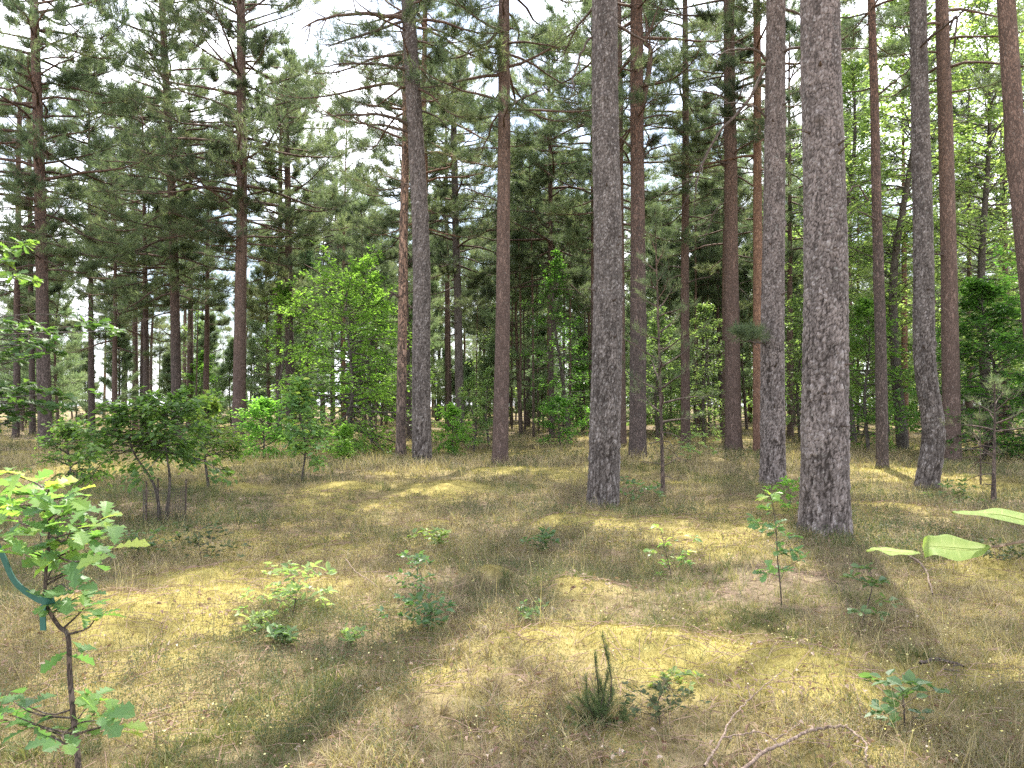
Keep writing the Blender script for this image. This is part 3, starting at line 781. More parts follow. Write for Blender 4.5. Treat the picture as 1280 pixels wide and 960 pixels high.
# ------------------------------------------------------------------ broadleaf trees
def broadleaf(name, foot, Ht, h0, Rm, label, mat='beech', nb=60, nbl=10, nlf=9, lsize=.09, tmpl=None, prof=None, r=None, flat=.9, seed=1, group=None,
              lean=(0, 0), e0=None, tone=.5, cat='tree', stems=None, trunk_mat='bark_leaf', spread=1.0, lo_dark=0, wide=1.0, thin=1.0):
    rng = np.random.default_rng(seed)
    lsize = lsize * 1.3
    e = empty(name, foot)
    r = r or .012 * Ht + .01
    Rf = lambda z: np.interp(z, [0, Ht], [r, .006])
    stems = stems or [((0, 0), (lean[0], lean[1]), 1.0)]
    tmpl = tmpl or leaf_simple()
    wood, leaf = MB(), MB()
    tr = None
    for si, ((bx, by), (tx, ty), sc) in enumerate(stems):
        w = rng.normal(0, .025 * Ht, (2, 2))
        A = smooth_line([(bx, by, -.1), (bx, by, .02), (bx + (tx - bx) * .3 + w[0, 0], by + (ty - by) * .3 + w[0, 1], Ht * sc * .35),
                         (bx + (tx - bx) * .7 + w[1, 0], by + (ty - by) * .7 + w[1, 1], Ht * sc * .7), (tx, ty, Ht * sc)], 24)
        mb = MB(); v, q = tubes(A[None], (Rf(A[:, 2] / sc))[None], 8); mb.add(v, q, .5, 0, True)
        mb.build('trunk', M[trunk_mat], e)
        n = max(4, nb // len(stems))
        s = (np.arange(n) + rng.random(n)) / n
        z = h0 + (Ht * sc - h0) * s * .97
        P = prof or ([0, .25, .6, 1], [.75, 1, .75, .12])
        L = Rm * np.interp(s, *P) * rng.uniform(.6, 1.15, n)
        az = np.arange(n) * 2.399 + rng.normal(0, .4, n)
        E0 = np.radians((np.interp(s, [0, .5, 1], e0 or [5, 25, 65])) + rng.normal(0, 10, n))
        K = 6; t = np.linspace(0, 1, K)
        E = E0[:, None] + np.radians(-18 * t)[None] * flat + np.cumsum(rng.normal(0, .1, (n, K)), 1)
        Az = az[:, None] + np.cumsum(rng.normal(0, .14, (n, K)), 1)
        D = np.stack([np.cos(E) * np.cos(Az), np.cos(E) * np.sin(Az), np.sin(E)], -1)
        P0 = axis_at(A, z)
        B = P0[:, None] + np.concatenate([np.zeros((n, 1, 3)), np.cumsum(D[:, 1:] * (L / (K - 1))[:, None, None], 1)], 1)
        v, q = tubes(B, np.minimum(.004 + .010 * L, .6 * Rf(z / sc))[:, None] * (1 - t[None]) ** .8 + .0025, 4); wood.add(v, q, .5, 0, True)
        tb = rng.uniform(.15, 1, (n, nbl)); f = tb * (K - 1); i = np.minimum(f.astype(int), K - 2); ww = (f - i)[..., None]
        bi = np.arange(n)[:, None]
        pb = B[bi, i] * (1 - ww) + B[bi, i + 1] * ww; td = D[bi, i + 1]
        sd = unit(np.cross(td, np.array([0, 0, 1.]))) * np.where(np.arange(nbl) % 2 == 0, 1, -1)[None, :, None]
        db = unit(td * .75 + sd * rng.uniform(.4, 1.1, (n, nbl, 1)) + rng.normal(0, .15, (n, nbl, 3)) * [1, 1, 1.2])
        lb = (L[:, None] * rng.uniform(.2, .45, (n, nbl)) * (1.2 - .6 * tb)).reshape(-1)
        pb = pb.reshape(-1, 3); db = db.reshape(-1, 3); end = pb + db * lb[:, None] - np.array([0, 0, .12]) * lb[:, None]
        mid = (pb + end) / 2 + rng.normal(0, .03, pb.shape) * lb[:, None]
        v, q = tubes(np.stack([pb, mid, end], 1), np.stack([.002 + .004 * lb, .002 + .002 * lb, np.full(len(lb), .0015)], 1), 3); wood.add(v, q, .5, 0, True)
        m = len(pb)
        tl = rng.uniform(.1, 1.05, (m, nlf)); pos = pb[:, None] + (end - pb)[:, None] * tl[..., None]
        hd = db[:, None] + np.cross(db, [0, 0, 1.])[:, None] * rng.choice([-1., 1.], (m, nlf, 1)) * rng.uniform(.3, 1.3, (m, nlf, 1)) + rng.normal(0, .3, (m, nlf, 3)) + [0, 0, -.15]
        nm = np.array([0, 0, 1.]) + rng.normal(0, .42, (m, nlf, 3))
        pos = pos + rng.normal(0, .5, pos.shape) * lsize * spread
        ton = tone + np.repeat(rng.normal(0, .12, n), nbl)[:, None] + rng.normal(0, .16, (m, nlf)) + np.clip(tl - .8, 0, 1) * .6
        pos = pos.reshape(-1, 3); hd = hd.reshape(-1, 3); nm = nm.reshape(-1, 3); ton = ton.ravel()
        if thin < 1:
            k = rng.random(len(pos)) < thin; pos, hd, nm, ton = pos[k], hd[k], nm[k], ton[k]
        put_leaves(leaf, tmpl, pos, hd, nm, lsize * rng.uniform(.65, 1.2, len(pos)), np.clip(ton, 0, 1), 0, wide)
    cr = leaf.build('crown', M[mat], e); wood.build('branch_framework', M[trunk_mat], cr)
    return tag(e, label, cat, group)


def gp(px, Y, py=500):
    q = at(px, py, Y); return np.array([q[0], Y, gz(q[0], Y)])


broadleaf('beech_tree', gp(432, 26), 6.0, .3, 3.0, 'bright green young beech with a dark shaded skirt in the clearing', 'beech', nb=95, nbl=12, nlf=12, lsize=.092, thin=.85, seed=3,
          prof=([0, .2, .55, .8, 1], [.9, 1, .85, .7, .42]), e0=[-8, 12, 45], tone=.85)
broadleaf('beech_tree', gp(352, 33), 6.6, 3.2, 1.5, 'light green young tree between the dark pine pair and the beech', 'beech', nb=34, nbl=9, nlf=9, lsize=.11, seed=4, tone=.65, thin=.7)
broadleaf('beech_tree', gp(466, 31), 6.8, 1.4, 1.5, 'light green young tree tucked between the beech and the pale peeled pine', 'beech', nb=48, nbl=9, nlf=9, lsize=.105, seed=5, tone=.65)
broadleaf('birch_sapling', gp(592, 27), 2.7, .25, .75, 'taller pale leafed sapling between the two pines mid clearing', 'light', nb=36, nbl=8, nlf=8, lsize=.07, seed=6, thin=.8)
broadleaf('birch_sapling', gp(566, 25), 1.5, .15, .85, 'low bright bush at the right foot of the leaning pine', 'beech', nb=34, nbl=8, nlf=8, lsize=.075, seed=7, tone=.75)
broadleaf('birch_sapling', gp(612, 29), 3.0, .6, .6, 'thin pale sapling touching the slender straight pine', 'light', nb=26, nbl=8, nlf=8, lsize=.07, seed=8, thin=.7)
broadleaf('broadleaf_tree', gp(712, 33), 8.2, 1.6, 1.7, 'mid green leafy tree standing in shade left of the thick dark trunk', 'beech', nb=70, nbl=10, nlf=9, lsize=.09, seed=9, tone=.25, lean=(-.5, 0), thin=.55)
broadleaf('broadleaf_bush', gp(700, 30), 1.8, .1, 1.2, 'low green bush under the shaded leafy tree', 'beech', nb=34, nbl=8, nlf=8, lsize=.085, seed=10, tone=.5)
# right hand broadleaf wood
broadleaf('birch_tree', gp(1128, 27), 17, 2.2, 2.8, 'tall light leafed tree filling the gap left of the bent dark pine', 'light', nb=125, nbl=11, nlf=10, lsize=.12, seed=11, prof=([0, .3, .75, 1], [.6, 1, .95, .35]), tone=.6)
broadleaf('birch_tree', gp(1238, 27), 16.5, 2.5, 2.8, 'tall sunny leafed tree between the thick reddish pine and right edge', 'light', nb=120, nbl=11, nlf=10, lsize=.12, seed=12, prof=([0, .3, .75, 1], [.6, 1, .95, .35]), tone=.65, thin=.75)
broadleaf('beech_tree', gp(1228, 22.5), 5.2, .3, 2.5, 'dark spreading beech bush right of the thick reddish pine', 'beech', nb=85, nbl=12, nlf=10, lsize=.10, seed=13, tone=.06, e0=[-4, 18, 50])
broadleaf('beech_tree', gp(1330, 22), 8.0, .6, 3.0, 'leafy beech reaching in from the right edge', 'beech', nb=80, nbl=11, nlf=10, lsize=.10, seed=14, tone=.5)
broadleaf('birch_tree', gp(1064, 31), 17.5, 2.0, 2.5, 'tall leafed tree rising right behind the thickest trunk', 'light', nb=110, nbl=11, nlf=9, lsize=.12, seed=15, tone=.45, thin=.8)
broadleaf('beech_tree', gp(1085, 25.5), 5.0, .5, 1.9, 'leafy understorey tree at the foot of the thin knobbly pine', 'beech', nb=60, nbl=10, nlf=9, lsize=.09, seed=16, tone=.45, thin=.8)
broadleaf('birch_tree', gp(1180, 36), 19, 3.0, 3.2, 'tallest light leafed tree deep behind the bent dark pine', 'light', nb=115, nbl=11, nlf=9, lsize=.12, seed=17, thin=.7)
broadleaf('hornbeam_tree', gp(880, 31), 5.6, .6, 1.7, 'pale leafed understorey tree behind the sapling and the rust tinted pine', 'light', nb=60, nbl=10, nlf=8, lsize=.085, seed=18, tone=.45, thin=.8, e0=[0, 10, 45])
broadleaf('hornbeam_tree', gp(1000, 33), 6.2, .6, 1.9, 'understorey leaf tree hidden behind the thickest trunk', 'light', nb=60, nbl=10, nlf=8, lsize=.09, seed=19, tone=.4, thin=.8, e0=[0, 10, 45])
broadleaf('hornbeam_tree', gp(822, 34), 6.0, .8, 1.8, 'understorey leaf tree right of the forked pine', 'light', nb=56, nbl=10, nlf=8, lsize=.09, seed=20, tone=.35, thin=.8, e0=[0, 10, 45])
broadleaf('birch_tree', gp(1290, 30), 17, 1.5, 2.8, 'light leafed tree at the right edge behind the leaning trunk', 'light', nb=110, nbl=11, nlf=9, lsize=.12, seed=27, prof=([0, .3, .75, 1], [.7, 1, .95, .35]), tone=.6)
broadleaf('birch_tree', gp(1040, 40), 19, 2.0, 2.8, 'far light leafed tree half hidden by the thickest trunk', 'light', nb=100, nbl=11, nlf=9, lsize=.13, seed=28, prof=([0, .3, .75, 1], [.7, 1, .95, .35]), tone=.5)
# oak bushes at the left
f0 = ground(207, 655)
broadleaf('oak_bush', f0, 1.72, .98, 1.05, 'dark round oak bush on two bare stems inside a wire guard', 'oak', nb=44, nbl=9, nlf=8, lsize=.075, tmpl=leaf_simple(.05, .2), seed=21, cat='shrub',
          prof=([0, .2, .6, 1], [1.0, 1, .7, .3]), e0=[2, 15, 50], stems=[((0, 0), (-.02, .1), 1.0), ((-.10, .05), (-.50, .0), .88)], r=.028, tone=.45)
broadleaf('oak_bush', gp(262, 14.5), 1.6, .5, .85, 'brighter leafy oak bush just behind the dark round one', 'oak', nb=44, nbl=9, nlf=8, lsize=.07, thin=.8, seed=22, cat='shrub', tone=.7)
broadleaf('oak_bush', gp(88, 15.5), 1.15, .2, .8, 'shaded leafy bush left of the dark round oak bush', 'oak', nb=36, nbl=8, nlf=8, lsize=.07, thin=.7, seed=23, cat='shrub', tone=.5)
broadleaf('oak_bush', ground(377, 602), 2.0, .45, .62, 'slim young oak with tiers of leaves before the bright green beech', 'oak_fresh', nb=34, nbl=7, nlf=7, lsize=.095, seed=24, cat='shrub', tone=.5, thin=.75,
          prof=([0, .25, .6, 1], [.9, 1, .6, .15]), r=.022)
broadleaf('oak_bush', gp(330, 21), 1.5, .2, 1.0, 'low bright bush behind the slim young oak', 'beech', nb=40, nbl=8, nlf=8, lsize=.085, seed=25, cat='shrub', tone=.7)
broadleaf('oak_bush', gp(430, 20.5), .9, .1, .5, 'tiny bright bush right of the slim young oak', 'beech', nb=22, nbl=7, nlf=7, lsize=.08, seed=26, cat='shrub', tone=.75)


# ------------------------------------------------------------------ saplings built from clusters of leaves
def sapling(name, label, Y, stem, clusters, lsize, tmpl, mat='oak_fresh', r=.008, nl=7, cat='sapling', seed=1, tone=.5, dy=.08, wide=1.0, twigcol='twig', rosette=.8, foot=None, updir=.35, extra=1, twigr=.4, dense=1.0):
    rng = np.random.default_rng(seed)
    f = at(*stem[0], Y) if foot is None else foot
    e = empty(name, f)
    pts = [at(a, b, Y + (rng.normal(0, .02) if k else 0)) - f for k, (a, b) in enumerate(stem)]
    S = smooth_line(pts, 5 * len(pts))
    mb = MB(); v, q = tubes(S[None], np.linspace(r, r * .35, len(S))[None], 7); mb.add(v, q, .5, 0, True)
    leaf = MB(); tw = MB()
    for c in clusters:
        a, b = c[:2]; n = int((c[2] if len(c) > 2 else nl) * dense); tn = c[3] if len(c) > 3 else tone
        p = at(a, b, Y + rng.normal(0, dy)) - f
        cand = S[np.where(S[:, 2] <= p[2] + .02)[0]]
        if len(cand) == 0:
            cand = S[:2]
        base = cand[np.argmin(np.linalg.norm(cand - p, axis=1) + np.abs(cand[:, 2] - (p[2] - .06)) * .6)]
        Lw = np.linalg.norm(p - base)
        Q = smooth_line([base, (base + p) / 2 + rng.normal(0, .07, 3) * Lw, p], 6)
        v, q = tubes(Q[None], np.linspace(r * twigr, r * twigr * .4, 6)[None], 5); mb.add(v, q, .5, 0, True)
        ax = unit(p - base + np.array([0, 0, .3 * Lw]))
        az = np.arange(n) * 2.4 + rng.random() * 6; 
        rad = np.stack([np.cos(az), np.sin(az), np.zeros(n)], -1)
        hd = unit(rad * rosette + ax * .45 + rng.normal(0, .25, (n, 3)))
        nm = np.array([0, 0, 1.]) - rad * .25 + rng.normal(0, .35, (n, 3)) + ax * updir
        pos = p + hd * lsize * .08 + rng.normal(0, .12, (n, 3)) * lsize
        put_leaves(leaf, tmpl, pos, hd, nm, lsize * rng.uniform(.6, 1.15, n), np.clip(tn + rng.normal(0, .17, n), 0, 1), 0, wide)
        # a couple of leaves along the twig
        m = extra
        if m:
            t = rng.uniform(.3, .9, m); k = (t * 5).astype(int); pos = Q[k]
            hd = unit(rng.normal(0, 1, (m, 3)) * [1, 1, .4] + ax * .4)
            put_leaves(leaf, tmpl, pos, hd, np.array([0, 0, 1.]) + rng.normal(0, .4, (m, 3)), lsize * rng.uniform(.5, .9, m), np.clip(tn + rng.normal(0, .15, m), 0, 1), 0, wide)
    st = mb.build('stem', M[twigcol], e)
    leaf.build('foliage', M[mat], e)
    return tag(e, label, cat)


OAK = leaf_oak(); SIM = leaf_simple()
Yo = 2.85
sap_foot = at(99, 985, Yo); sap_foot[2] = gz(sap_foot[0], Yo) - .02
sapling('oak_sapling', 'pale green lobed oak sapling tied with a green band in the near left corner', Yo,
        [(100, 1075), (98, 960), (92, 900), (87, 840), (85, 795), (73, 782), (58, 755), (57, 720), (60, 690), (62, 650), (60, 615)],
        [(25, 612, 7, .7), (8, 625, 6, .8), (45, 622, 7, .55), (70, 634, 7, .6), (95, 640, 6, .6), (20, 650, 6, .5), (50, 668, 7, .5), (78, 676, 7, .45), (105, 682, 7, .55),
         (125, 672, 6, .75), (115, 700, 5, .4), (70, 705, 6, .45), (35, 690, 6, .5), (88, 738, 6, .35), (105, 760, 6, .5), (120, 772, 5, .6), (60, 758, 5, .4), (90, 815, 4, .45),
         (10, 872, 6, .35), (28, 880, 5, .35), (5, 900, 5, .4), (40, 905, 4, .5), (112, 880, 5, .5), (128, 900, 5, .6), (145, 905, 5, .75), (80, 925, 4, .4), (5, 590, 6, .85), (130, 650, 4, .7), (38, 640, 6, .7), (60, 650, 6, .65), (90, 656, 6, .6), (110, 662, 5, .7), (20, 632, 6, .8), (55, 612, 5, .9), (85, 622, 5, .85), (75, 695, 5, .55), (95, 700, 5, .6), (48, 690, 5, .6), (138, 690, 4, .7), (100, 745, 5, .45), (18, 895, 5, .3), (-5, 640, 6, .7), (-10, 670, 6, .6), (120, 890, 4, .8)],
        .100, OAK, r=.0115, seed=31, dy=.10, foot=sap_foot, twigcol='twig')
sapling('oak_sapling', 'upright oak sapling with reddish stem standing before the thickest trunk', 6.2,
        [(978, 790), (976, 740), (972, 700), (970, 660), (965, 625)],
        [(945, 652, 6, .45), (960, 638, 6, .6), (962, 620, 5, .75), (968, 660, 6, .35), (985, 672, 6, .4), (990, 690, 6, .35), (975, 690, 6, .45), (962, 715, 5, .55), (980, 715, 5, .45), (1000, 700, 4, .4), (950, 660, 5, .35)],
        .095, OAK, 'oak_fresh', r=.007, seed=32, dense=1.7, foot=ground(979, 778))
sapling('oak_sapling', 'twin stemmed light oak seedling on pale moss between the two thickest trunks', 7.2,
        [(842, 745), (838, 715), (832, 690), (826, 662)],
        [(822, 660, 5, .85), (815, 690, 5, .7), (830, 680, 5, .7), (832, 705, 6, .6), (845, 700, 5, .7), (860, 690, 5, .65), (868, 672, 5, .75), (825, 718, 5, .55), (858, 705, 5, .55)],
        .075, OAK, 'oak_fresh', r=.006, seed=33, dense=1.7, foot=ground(843, 742))
sapling('oak_sapling', 'bluish green oak seedling with a bent stem below the thickest trunk', 5.6,
        [(1075, 790), (1083, 760), (1090, 735), (1088, 712)],
        [(1080, 710, 6, .3), (1065, 722, 5, .3), (1098, 728, 6, .25), (1085, 730, 6, .25), (1110, 752, 4, .3), (1098, 768, 5, .3), (1076, 764, 4, .35)],
        .085, OAK, 'herb', r=.006, seed=34, dense=1.7, foot=ground(1074, 795))
sapling('oak_seedling', 'low broad leaved oak seedling near the fallen branches', 3.75,
        [(1131, 915), (1130, 885), (1128, 862)],
        [(1090, 848, 4, .3), (1110, 850, 4, .25), (1140, 858, 5, .35), (1170, 862, 3, .2), (1120, 875, 5, .55), (1100, 888, 5, .2), (1110, 900, 5, .2), (1150, 892, 4, .2), (1130, 868, 5, .6)],
        .075, leaf_simple(.05, .15), 'herb', r=.005, seed=35, dense=1.7, foot=ground(1131, 905), wide=1.25, tone=.3)
# small plants on the forest floor: (px, py, width px, height px, leaf, tone, label)
PLANTS = [
    (365, 775, 90, 70, .055, .7, 'sparse yellow green seedling left of centre on brown grass', 'light'),
    (535, 790, 70, 45, .05, .15, 'bluish green leafy sprout low on centre moss', 'herb'),
    (522, 752, 55, 60, .045, .2, 'taller dim green sprout just behind the bluish one', 'herb'),
    (546, 684, 60, 20, .07, .8, 'flat bright leaf tuft before the middle pines', 'herb'),
    (676, 692, 45, 30, .06, .2, 'small dark leaf tuft left of the thick dark trunk', 'herb'),
    (252, 705, 100, 50, .05, .25, 'low dark bilberry clump beside the wire guard', 'heath'),
    (352, 806, 40, 22, .05, .3, 'pair of bluish leaves low in brown grass', 'herb'),
    (438, 806, 34, 20, .04, .7, 'tiny yellow green sprout left of the central sprout', 'light'),
    (790, 628, 90, 30, .08, .25, 'low green bracken patch at the right foot of the thick dark trunk', 'herb'),
    (870, 580, 70, 40, .10, .6, 'pale leafy clump in grass behind the pine sapling', 'light'),
    (1195, 632, 60, 30, .07, .5, 'leafy tuft right of the bent dark pine', 'herb'),
    (840, 862, 40, 22, .04, .75, 'tiny bright sprout right of the juniper', 'herb'),
    (825, 905, 90, 55, .028, .25, 'low dark heath clump right of the juniper', 'heath'),
    (170, 700, 90, 40, .05, .35, 'low leafy clump under the dark round oak bush', 'herb'),
    (985, 640, 40, 40, .08, .7, 'bright sprout at the foot of the straight pine', 'beech'),
    (320, 790, 40, 25, .04, .8, 'yellow sprig left of the sparse seedling', 'light'),
    (1250, 700, 70, 24, .05, .3, 'dim low leaf patch beneath the hanging leaves', 'heath'),
    (660, 775, 50, 22, .035, .4, 'faint herb tuft beside the central moss mound', 'herb'),
]
for k, (px, py, w, h, ls, tn, lb, mt) in enumerate(PLANTS):
    rng = np.random.default_rng(500 + k)
    ft = ground(px, py); Yp = ft[1]
    cl = [(px + rng.normal(0, .26) * w, py - h * rng.uniform(.15, 1.0), int(rng.integers(4, 7)), tn + rng.normal(0, .08)) for _ in range(int(12 + w * h / 260))]
    sapling('seedling' if h > 40 else 'low_plant', lb, Yp, [(px, py), (px + rng.normal(0, 4), py - h * .5), (px + rng.normal(0, 6), py - h * .9)], cl, ls * 1.25, SIM, mt, r=.004, seed=600 + k,
            foot=ft, cat='plant', tone=tn, dy=.04 + w / F * Yp * .2, extra=2)

# ------------------------------------------------------------------ oak at the left edge (trunk just outside, leaves hanging in)
Ye = 7.6
oe = gp(-75, Ye, 600)
sapling('oak_tree', 'dark green oak whose leafy boughs reach in from the left edge', Ye,
        [(-75, 715), (-70, 560), (-60, 440), (-50, 330), (-45, 200)],
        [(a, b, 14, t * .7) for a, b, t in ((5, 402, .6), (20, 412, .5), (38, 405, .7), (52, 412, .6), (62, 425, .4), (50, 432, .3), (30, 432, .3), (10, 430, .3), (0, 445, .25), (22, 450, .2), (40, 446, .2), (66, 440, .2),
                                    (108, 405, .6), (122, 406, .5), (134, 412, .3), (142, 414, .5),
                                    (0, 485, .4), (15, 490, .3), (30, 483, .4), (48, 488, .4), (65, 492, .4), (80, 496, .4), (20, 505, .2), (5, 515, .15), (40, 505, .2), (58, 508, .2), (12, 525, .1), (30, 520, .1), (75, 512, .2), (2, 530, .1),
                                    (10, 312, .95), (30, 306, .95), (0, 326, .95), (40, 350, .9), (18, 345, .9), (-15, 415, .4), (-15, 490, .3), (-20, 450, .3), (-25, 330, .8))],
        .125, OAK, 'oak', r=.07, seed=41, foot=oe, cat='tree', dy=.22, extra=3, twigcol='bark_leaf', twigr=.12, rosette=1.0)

# green band tying the near sapling
rng = np.random.default_rng(3)
bp_ = np.array([at(a, b, Yo + d) for a, b, d in ((-60, 560, .0), (-25, 640, .0), (2, 692, .0), (18, 726, .0), (42, 746, -.01), (58, 752, -.03), (68, 752, .0), (62, 750, .03), (54, 758, -.005), (54, 788, -.01))])
bl = smooth_line(bp_, 60)
tg = unit(np.gradient(bl, axis=0)); sw = unit(np.cross(tg, np.array([0.25, 1, .15])))
hw = .0125; th = .0022; nn_ = np.cross(tg, sw)
ring = np.stack([bl + sw * hw + nn_ * th, bl - sw * hw + nn_ * th, bl - sw * hw - nn_ * th, bl + sw * hw - nn_ * th], 1)
i = np.arange(59)[:, None] * 4; s = np.arange(4)[None]
q = np.stack([i + s, i + (s + 1) % 4, i + 4 + (s + 1) % 4, i + 4 + s], -1).reshape(-1, 4)
mb = MB(); mb.add(ring, [q, np.array([[0, 1, 2, 3], [236, 237, 238, 239]])], .5, 0, False)
tag(mb.build('plant_tie', M['band']), 'dark green plastic band looped round the near oak sapling', 'plant tie')

# wire guard round the oak bush
c0 = f0 + np.array([-.02, 0, 0]); Rg = .27
mb = MB()
nv = 40; a = np.arange(nv) * 2 * math.pi / nv
P = np.stack([np.stack([c0[0] + Rg * np.cos(a), c0[1] + Rg * np.sin(a), np.full(nv, c0[2] - .03 + z)], -1) for z in (0, .25, .50)], 1)
v, q = tubes(P, np.full((nv, 3), .002), 4); mb.add(v, q)
for z in np.arange(.04, .53, .04):
    a2 = np.linspace(0, 2 * math.pi, 33)
    P = np.stack([c0[0] + Rg * np.cos(a2), c0[1] + Rg * np.sin(a2), np.full(33, c0[2] - .03 + z)], -1)[None]
    v, q = tubes(P, np.full((1, 33), .0018), 4); mb.add(v, q)
ge = empty('wire_guard', c0)
mb.build('wire_mesh', M['wire'], ge, c0)
for aa in (.2, 2.3, 4.2):
    pb_ = MB(); px_, py_ = Rg * 1.04 * math.cos(aa), Rg * 1.04 * math.sin(aa)
    v, q = tubes(np.array([[(px_, py_, -.1), (px_, py_, .3), (px_, py_, .62)]]), np.array([[.012, .012, .011]]), 6); pb_.add(v, q)
    pb_.build('post', M['twig'], ge)
tag(ge, 'low dark wire mesh guard round the stems of the oak bush', 'tree guard')

# hanging leaves at the right edge, close to the lens
Yl = .95


def big_leaf(name, outline_top, outline_bot, rib, tilt, parent, origin, tone):
    """leaf blade between two edges (pixel lists), rib in the middle; tilt: depth offset of top and bottom edges"""
    n = 49
    def line(pp, d):
        pts = np.array([at(a, b, Yl + d * math.sin(math.pi * k / (len(pp) - 1)) + 0) for k, (a, b) in enumerate(pp)])
        return smooth_line(pts, n)
    t, b, r = line(outline_top, tilt), line(outline_bot, -tilt), line(rib, 0)
    wav = np.sin(np.linspace(0, 16, n))[:, None] * .0016 * np.sin(np.linspace(0, math.pi, n))[:, None]
    t = t + wav * [0, 1, .6]; b = b - wav * [0, 1, .5]
    rows = np.stack([t, t * .6 + r * .4 + [0, .002, .002], r + [0, .004, -.001], b * .6 + r * .4 + [0, .002, .002], b], 1)
    i = np.arange(n * 5).reshape(n, 5)
    q = np.stack([i[:-1, :-1], i[:-1, 1:], i[1:, 1:], i[1:, :-1]], -1).reshape(-1, 4)
    tn = np.repeat(np.full((n, 1), tone), 5, 1); tn[:, 2] += .5
    for i_ in range(n):
        for c_ in (0, 1, 3, 4):
            if (i_ + abs(c_ - 2) * 3) % 8 == 0:
                tn[i_, c_] += .4
    m = MB(); m.add(rows, q, np.clip(tn, 0, 1).ravel(), 0, True)
    # raised midrib
    v, f = tubes((r + [0, -.001, 0])[None], np.linspace(.0009, .0003, n)[None], 5); m.add(v, f, min(1, tone + .4), 0, True)
    return m.build(name, M['linden'], parent, origin)


lo_ = at(1330, 668, Yl)
le = empty('leafy_twig', lo_)
mb = MB()
for pl, r0 in (([(1400, 640), (1330, 668), (1280, 676), (1250, 682), (1236, 684)], .0026), ([(1236, 684), (1200, 690), (1170, 690), (1150, 692)], .0008), ([(1400, 640), (1345, 652), (1300, 654)], .0012)):
    L_ = smooth_line([at(a, b, Yl + .004) for a, b in pl], 16)
    v, q = tubes(L_[None], np.linspace(r0, r0 * .6, 16)[None], 6); mb.add(v, q, .5, 0, True)
mb.build('twig', M['deadwood'], le, lo_)
big_leaf('leaf', [(1238, 684), (1215, 676), (1185, 669), (1165, 669), (1156, 671)], [(1238, 684), (1222, 697), (1195, 700), (1168, 694), (1156, 697)], [(1238, 684), (1215, 686), (1190, 684), (1170, 683), (1155, 683)], .028, le, lo_, .35)
big_leaf('leaf', [(1310, 655), (1280, 641), (1245, 636), (1215, 640), (1192, 641)], [(1310, 655), (1280, 657), (1250, 649), (1215, 644), (1192, 641)], [(1310, 655), (1280, 650), (1248, 643), (1215, 642), (1192, 641)], .035, le, lo_, .3)
big_leaf('leaf', [(1150, 692), (1130, 688), (1110, 686), (1095, 686), (1084, 690)], [(1150, 692), (1130, 694), (1112, 693), (1095, 688), (1084, 690)], [(1150, 692), (1130, 691), (1110, 689), (1095, 687), (1084, 690)], .03, le, lo_, .5)
tag(le, 'close hanging twig with three yellow green leaves at the right edge', 'leafy twig')


# fallen branches
def fallen(name, label, lines, mat='deadwood', lift=.02, seed=1):
    rng = np.random.default_rng(seed)
    e = None
    for pix, r0, r1 in lines:
        pts = []
        for a, b in pix:
            g_ = ground(a, b); pts.append(g_ + [0, 0, lift + r0 + rng.uniform(0, .015)])
        L_ = smooth_line(pts, 6 * len(pts)) + rng.normal(0, .0025, (6 * len(pts), 3))
        if e is None:
            e = empty(name, pts[0]); o0 = pts[0]
        mb = MB(); v, q = tubes(L_[None], np.linspace(r0, r1, len(L_))[None], 7); mb.add(v, q, .5, 0, True)
        for _ in range(2):
            k = rng.integers(3, len(L_) - 2); d = unit(rng.normal(0, 1, 3) * [1, 1, .5] + [0, 0, .3]); l = rng.uniform(.03, .10)
            v, q = tubes(np.array([[L_[k], L_[k] + d * l * .5, L_[k] + d * l + rng.normal(0, .01, 3)]]), np.array([[r1 * .9, r1 * .6, .0008]]), 4); mb.add(v, q, .5, 0, True)
        mb.build('bough' if r0 > .006 else 'twig', M[mat], e, o0)
    tag(e, label, 'branch')


fallen('fallen_branch', 'pale forked fallen branch arching over moss in the near right corner', [([(925, 985), (960, 958), (985, 944), (1010, 934), (1040, 926), (1058, 925)], .0085, .006),
       ([(1058, 925), (1072, 938), (1082, 950), (1084, 972)], .006, .004)], lift=.05, seed=1)
fallen('fallen_branch', 'thin curved fallen branch with a side twig left of the arching one', [([(880, 975), (900, 945), (912, 920), (928, 897), (945, 882), (962, 868), (980, 850)], .006, .002),
       ([(902, 940), (930, 933), (955, 934), (972, 945), (985, 965)], .004, .002), ([(968, 941), (985, 930), (1000, 922)], .004, .002), ([(938, 888), (934, 870)], .003, .0015)], lift=.05, seed=2)
fallen('fallen_branch', 'bleached short stick lying under the hanging leaves', [([(1130, 697), (1146, 706), (1157, 720), (1162, 735), (1166, 748)], .010, .006), ([(1118, 692), (1130, 698), (1148, 708)], .006, .004)], lift=.03, seed=3)
fallen('fallen_branch', 'thin grey twig lying on the moss left of centre', [([(432, 706), (445, 722), (460, 733), (474, 742)], .006, .003), ([(450, 722), (480, 722), (495, 724)], .004, .002)], lift=.04, seed=4)
fallen('fallen_branch', 'dark rotten stick lying in the heather at the right', [([(1150, 838), (1170, 832), (1190, 836), (1205, 840)], .010, .006), ([(1180, 845), (1200, 848)], .006, .004)], 'twig', lift=.02, seed=5)


# ------------------------------------------------------------------ low cover
def scatter(n, y0, y1, rng, power=1.0):
    """points in the view wedge, density falling with distance as 1/y^power"""
    u = rng.random(n * 2)
    e_ = 2 - power
    y = (y0 ** e_ + u * (y1 ** e_ - y0 ** e_)) ** (1 / e_) if abs(e_) > 1e-3 else y0 * (y1 / y0) ** u
    x = rng.uniform(-1, 1, n * 2) * (.74 * y + .9)
    return x[:n], y[:n]


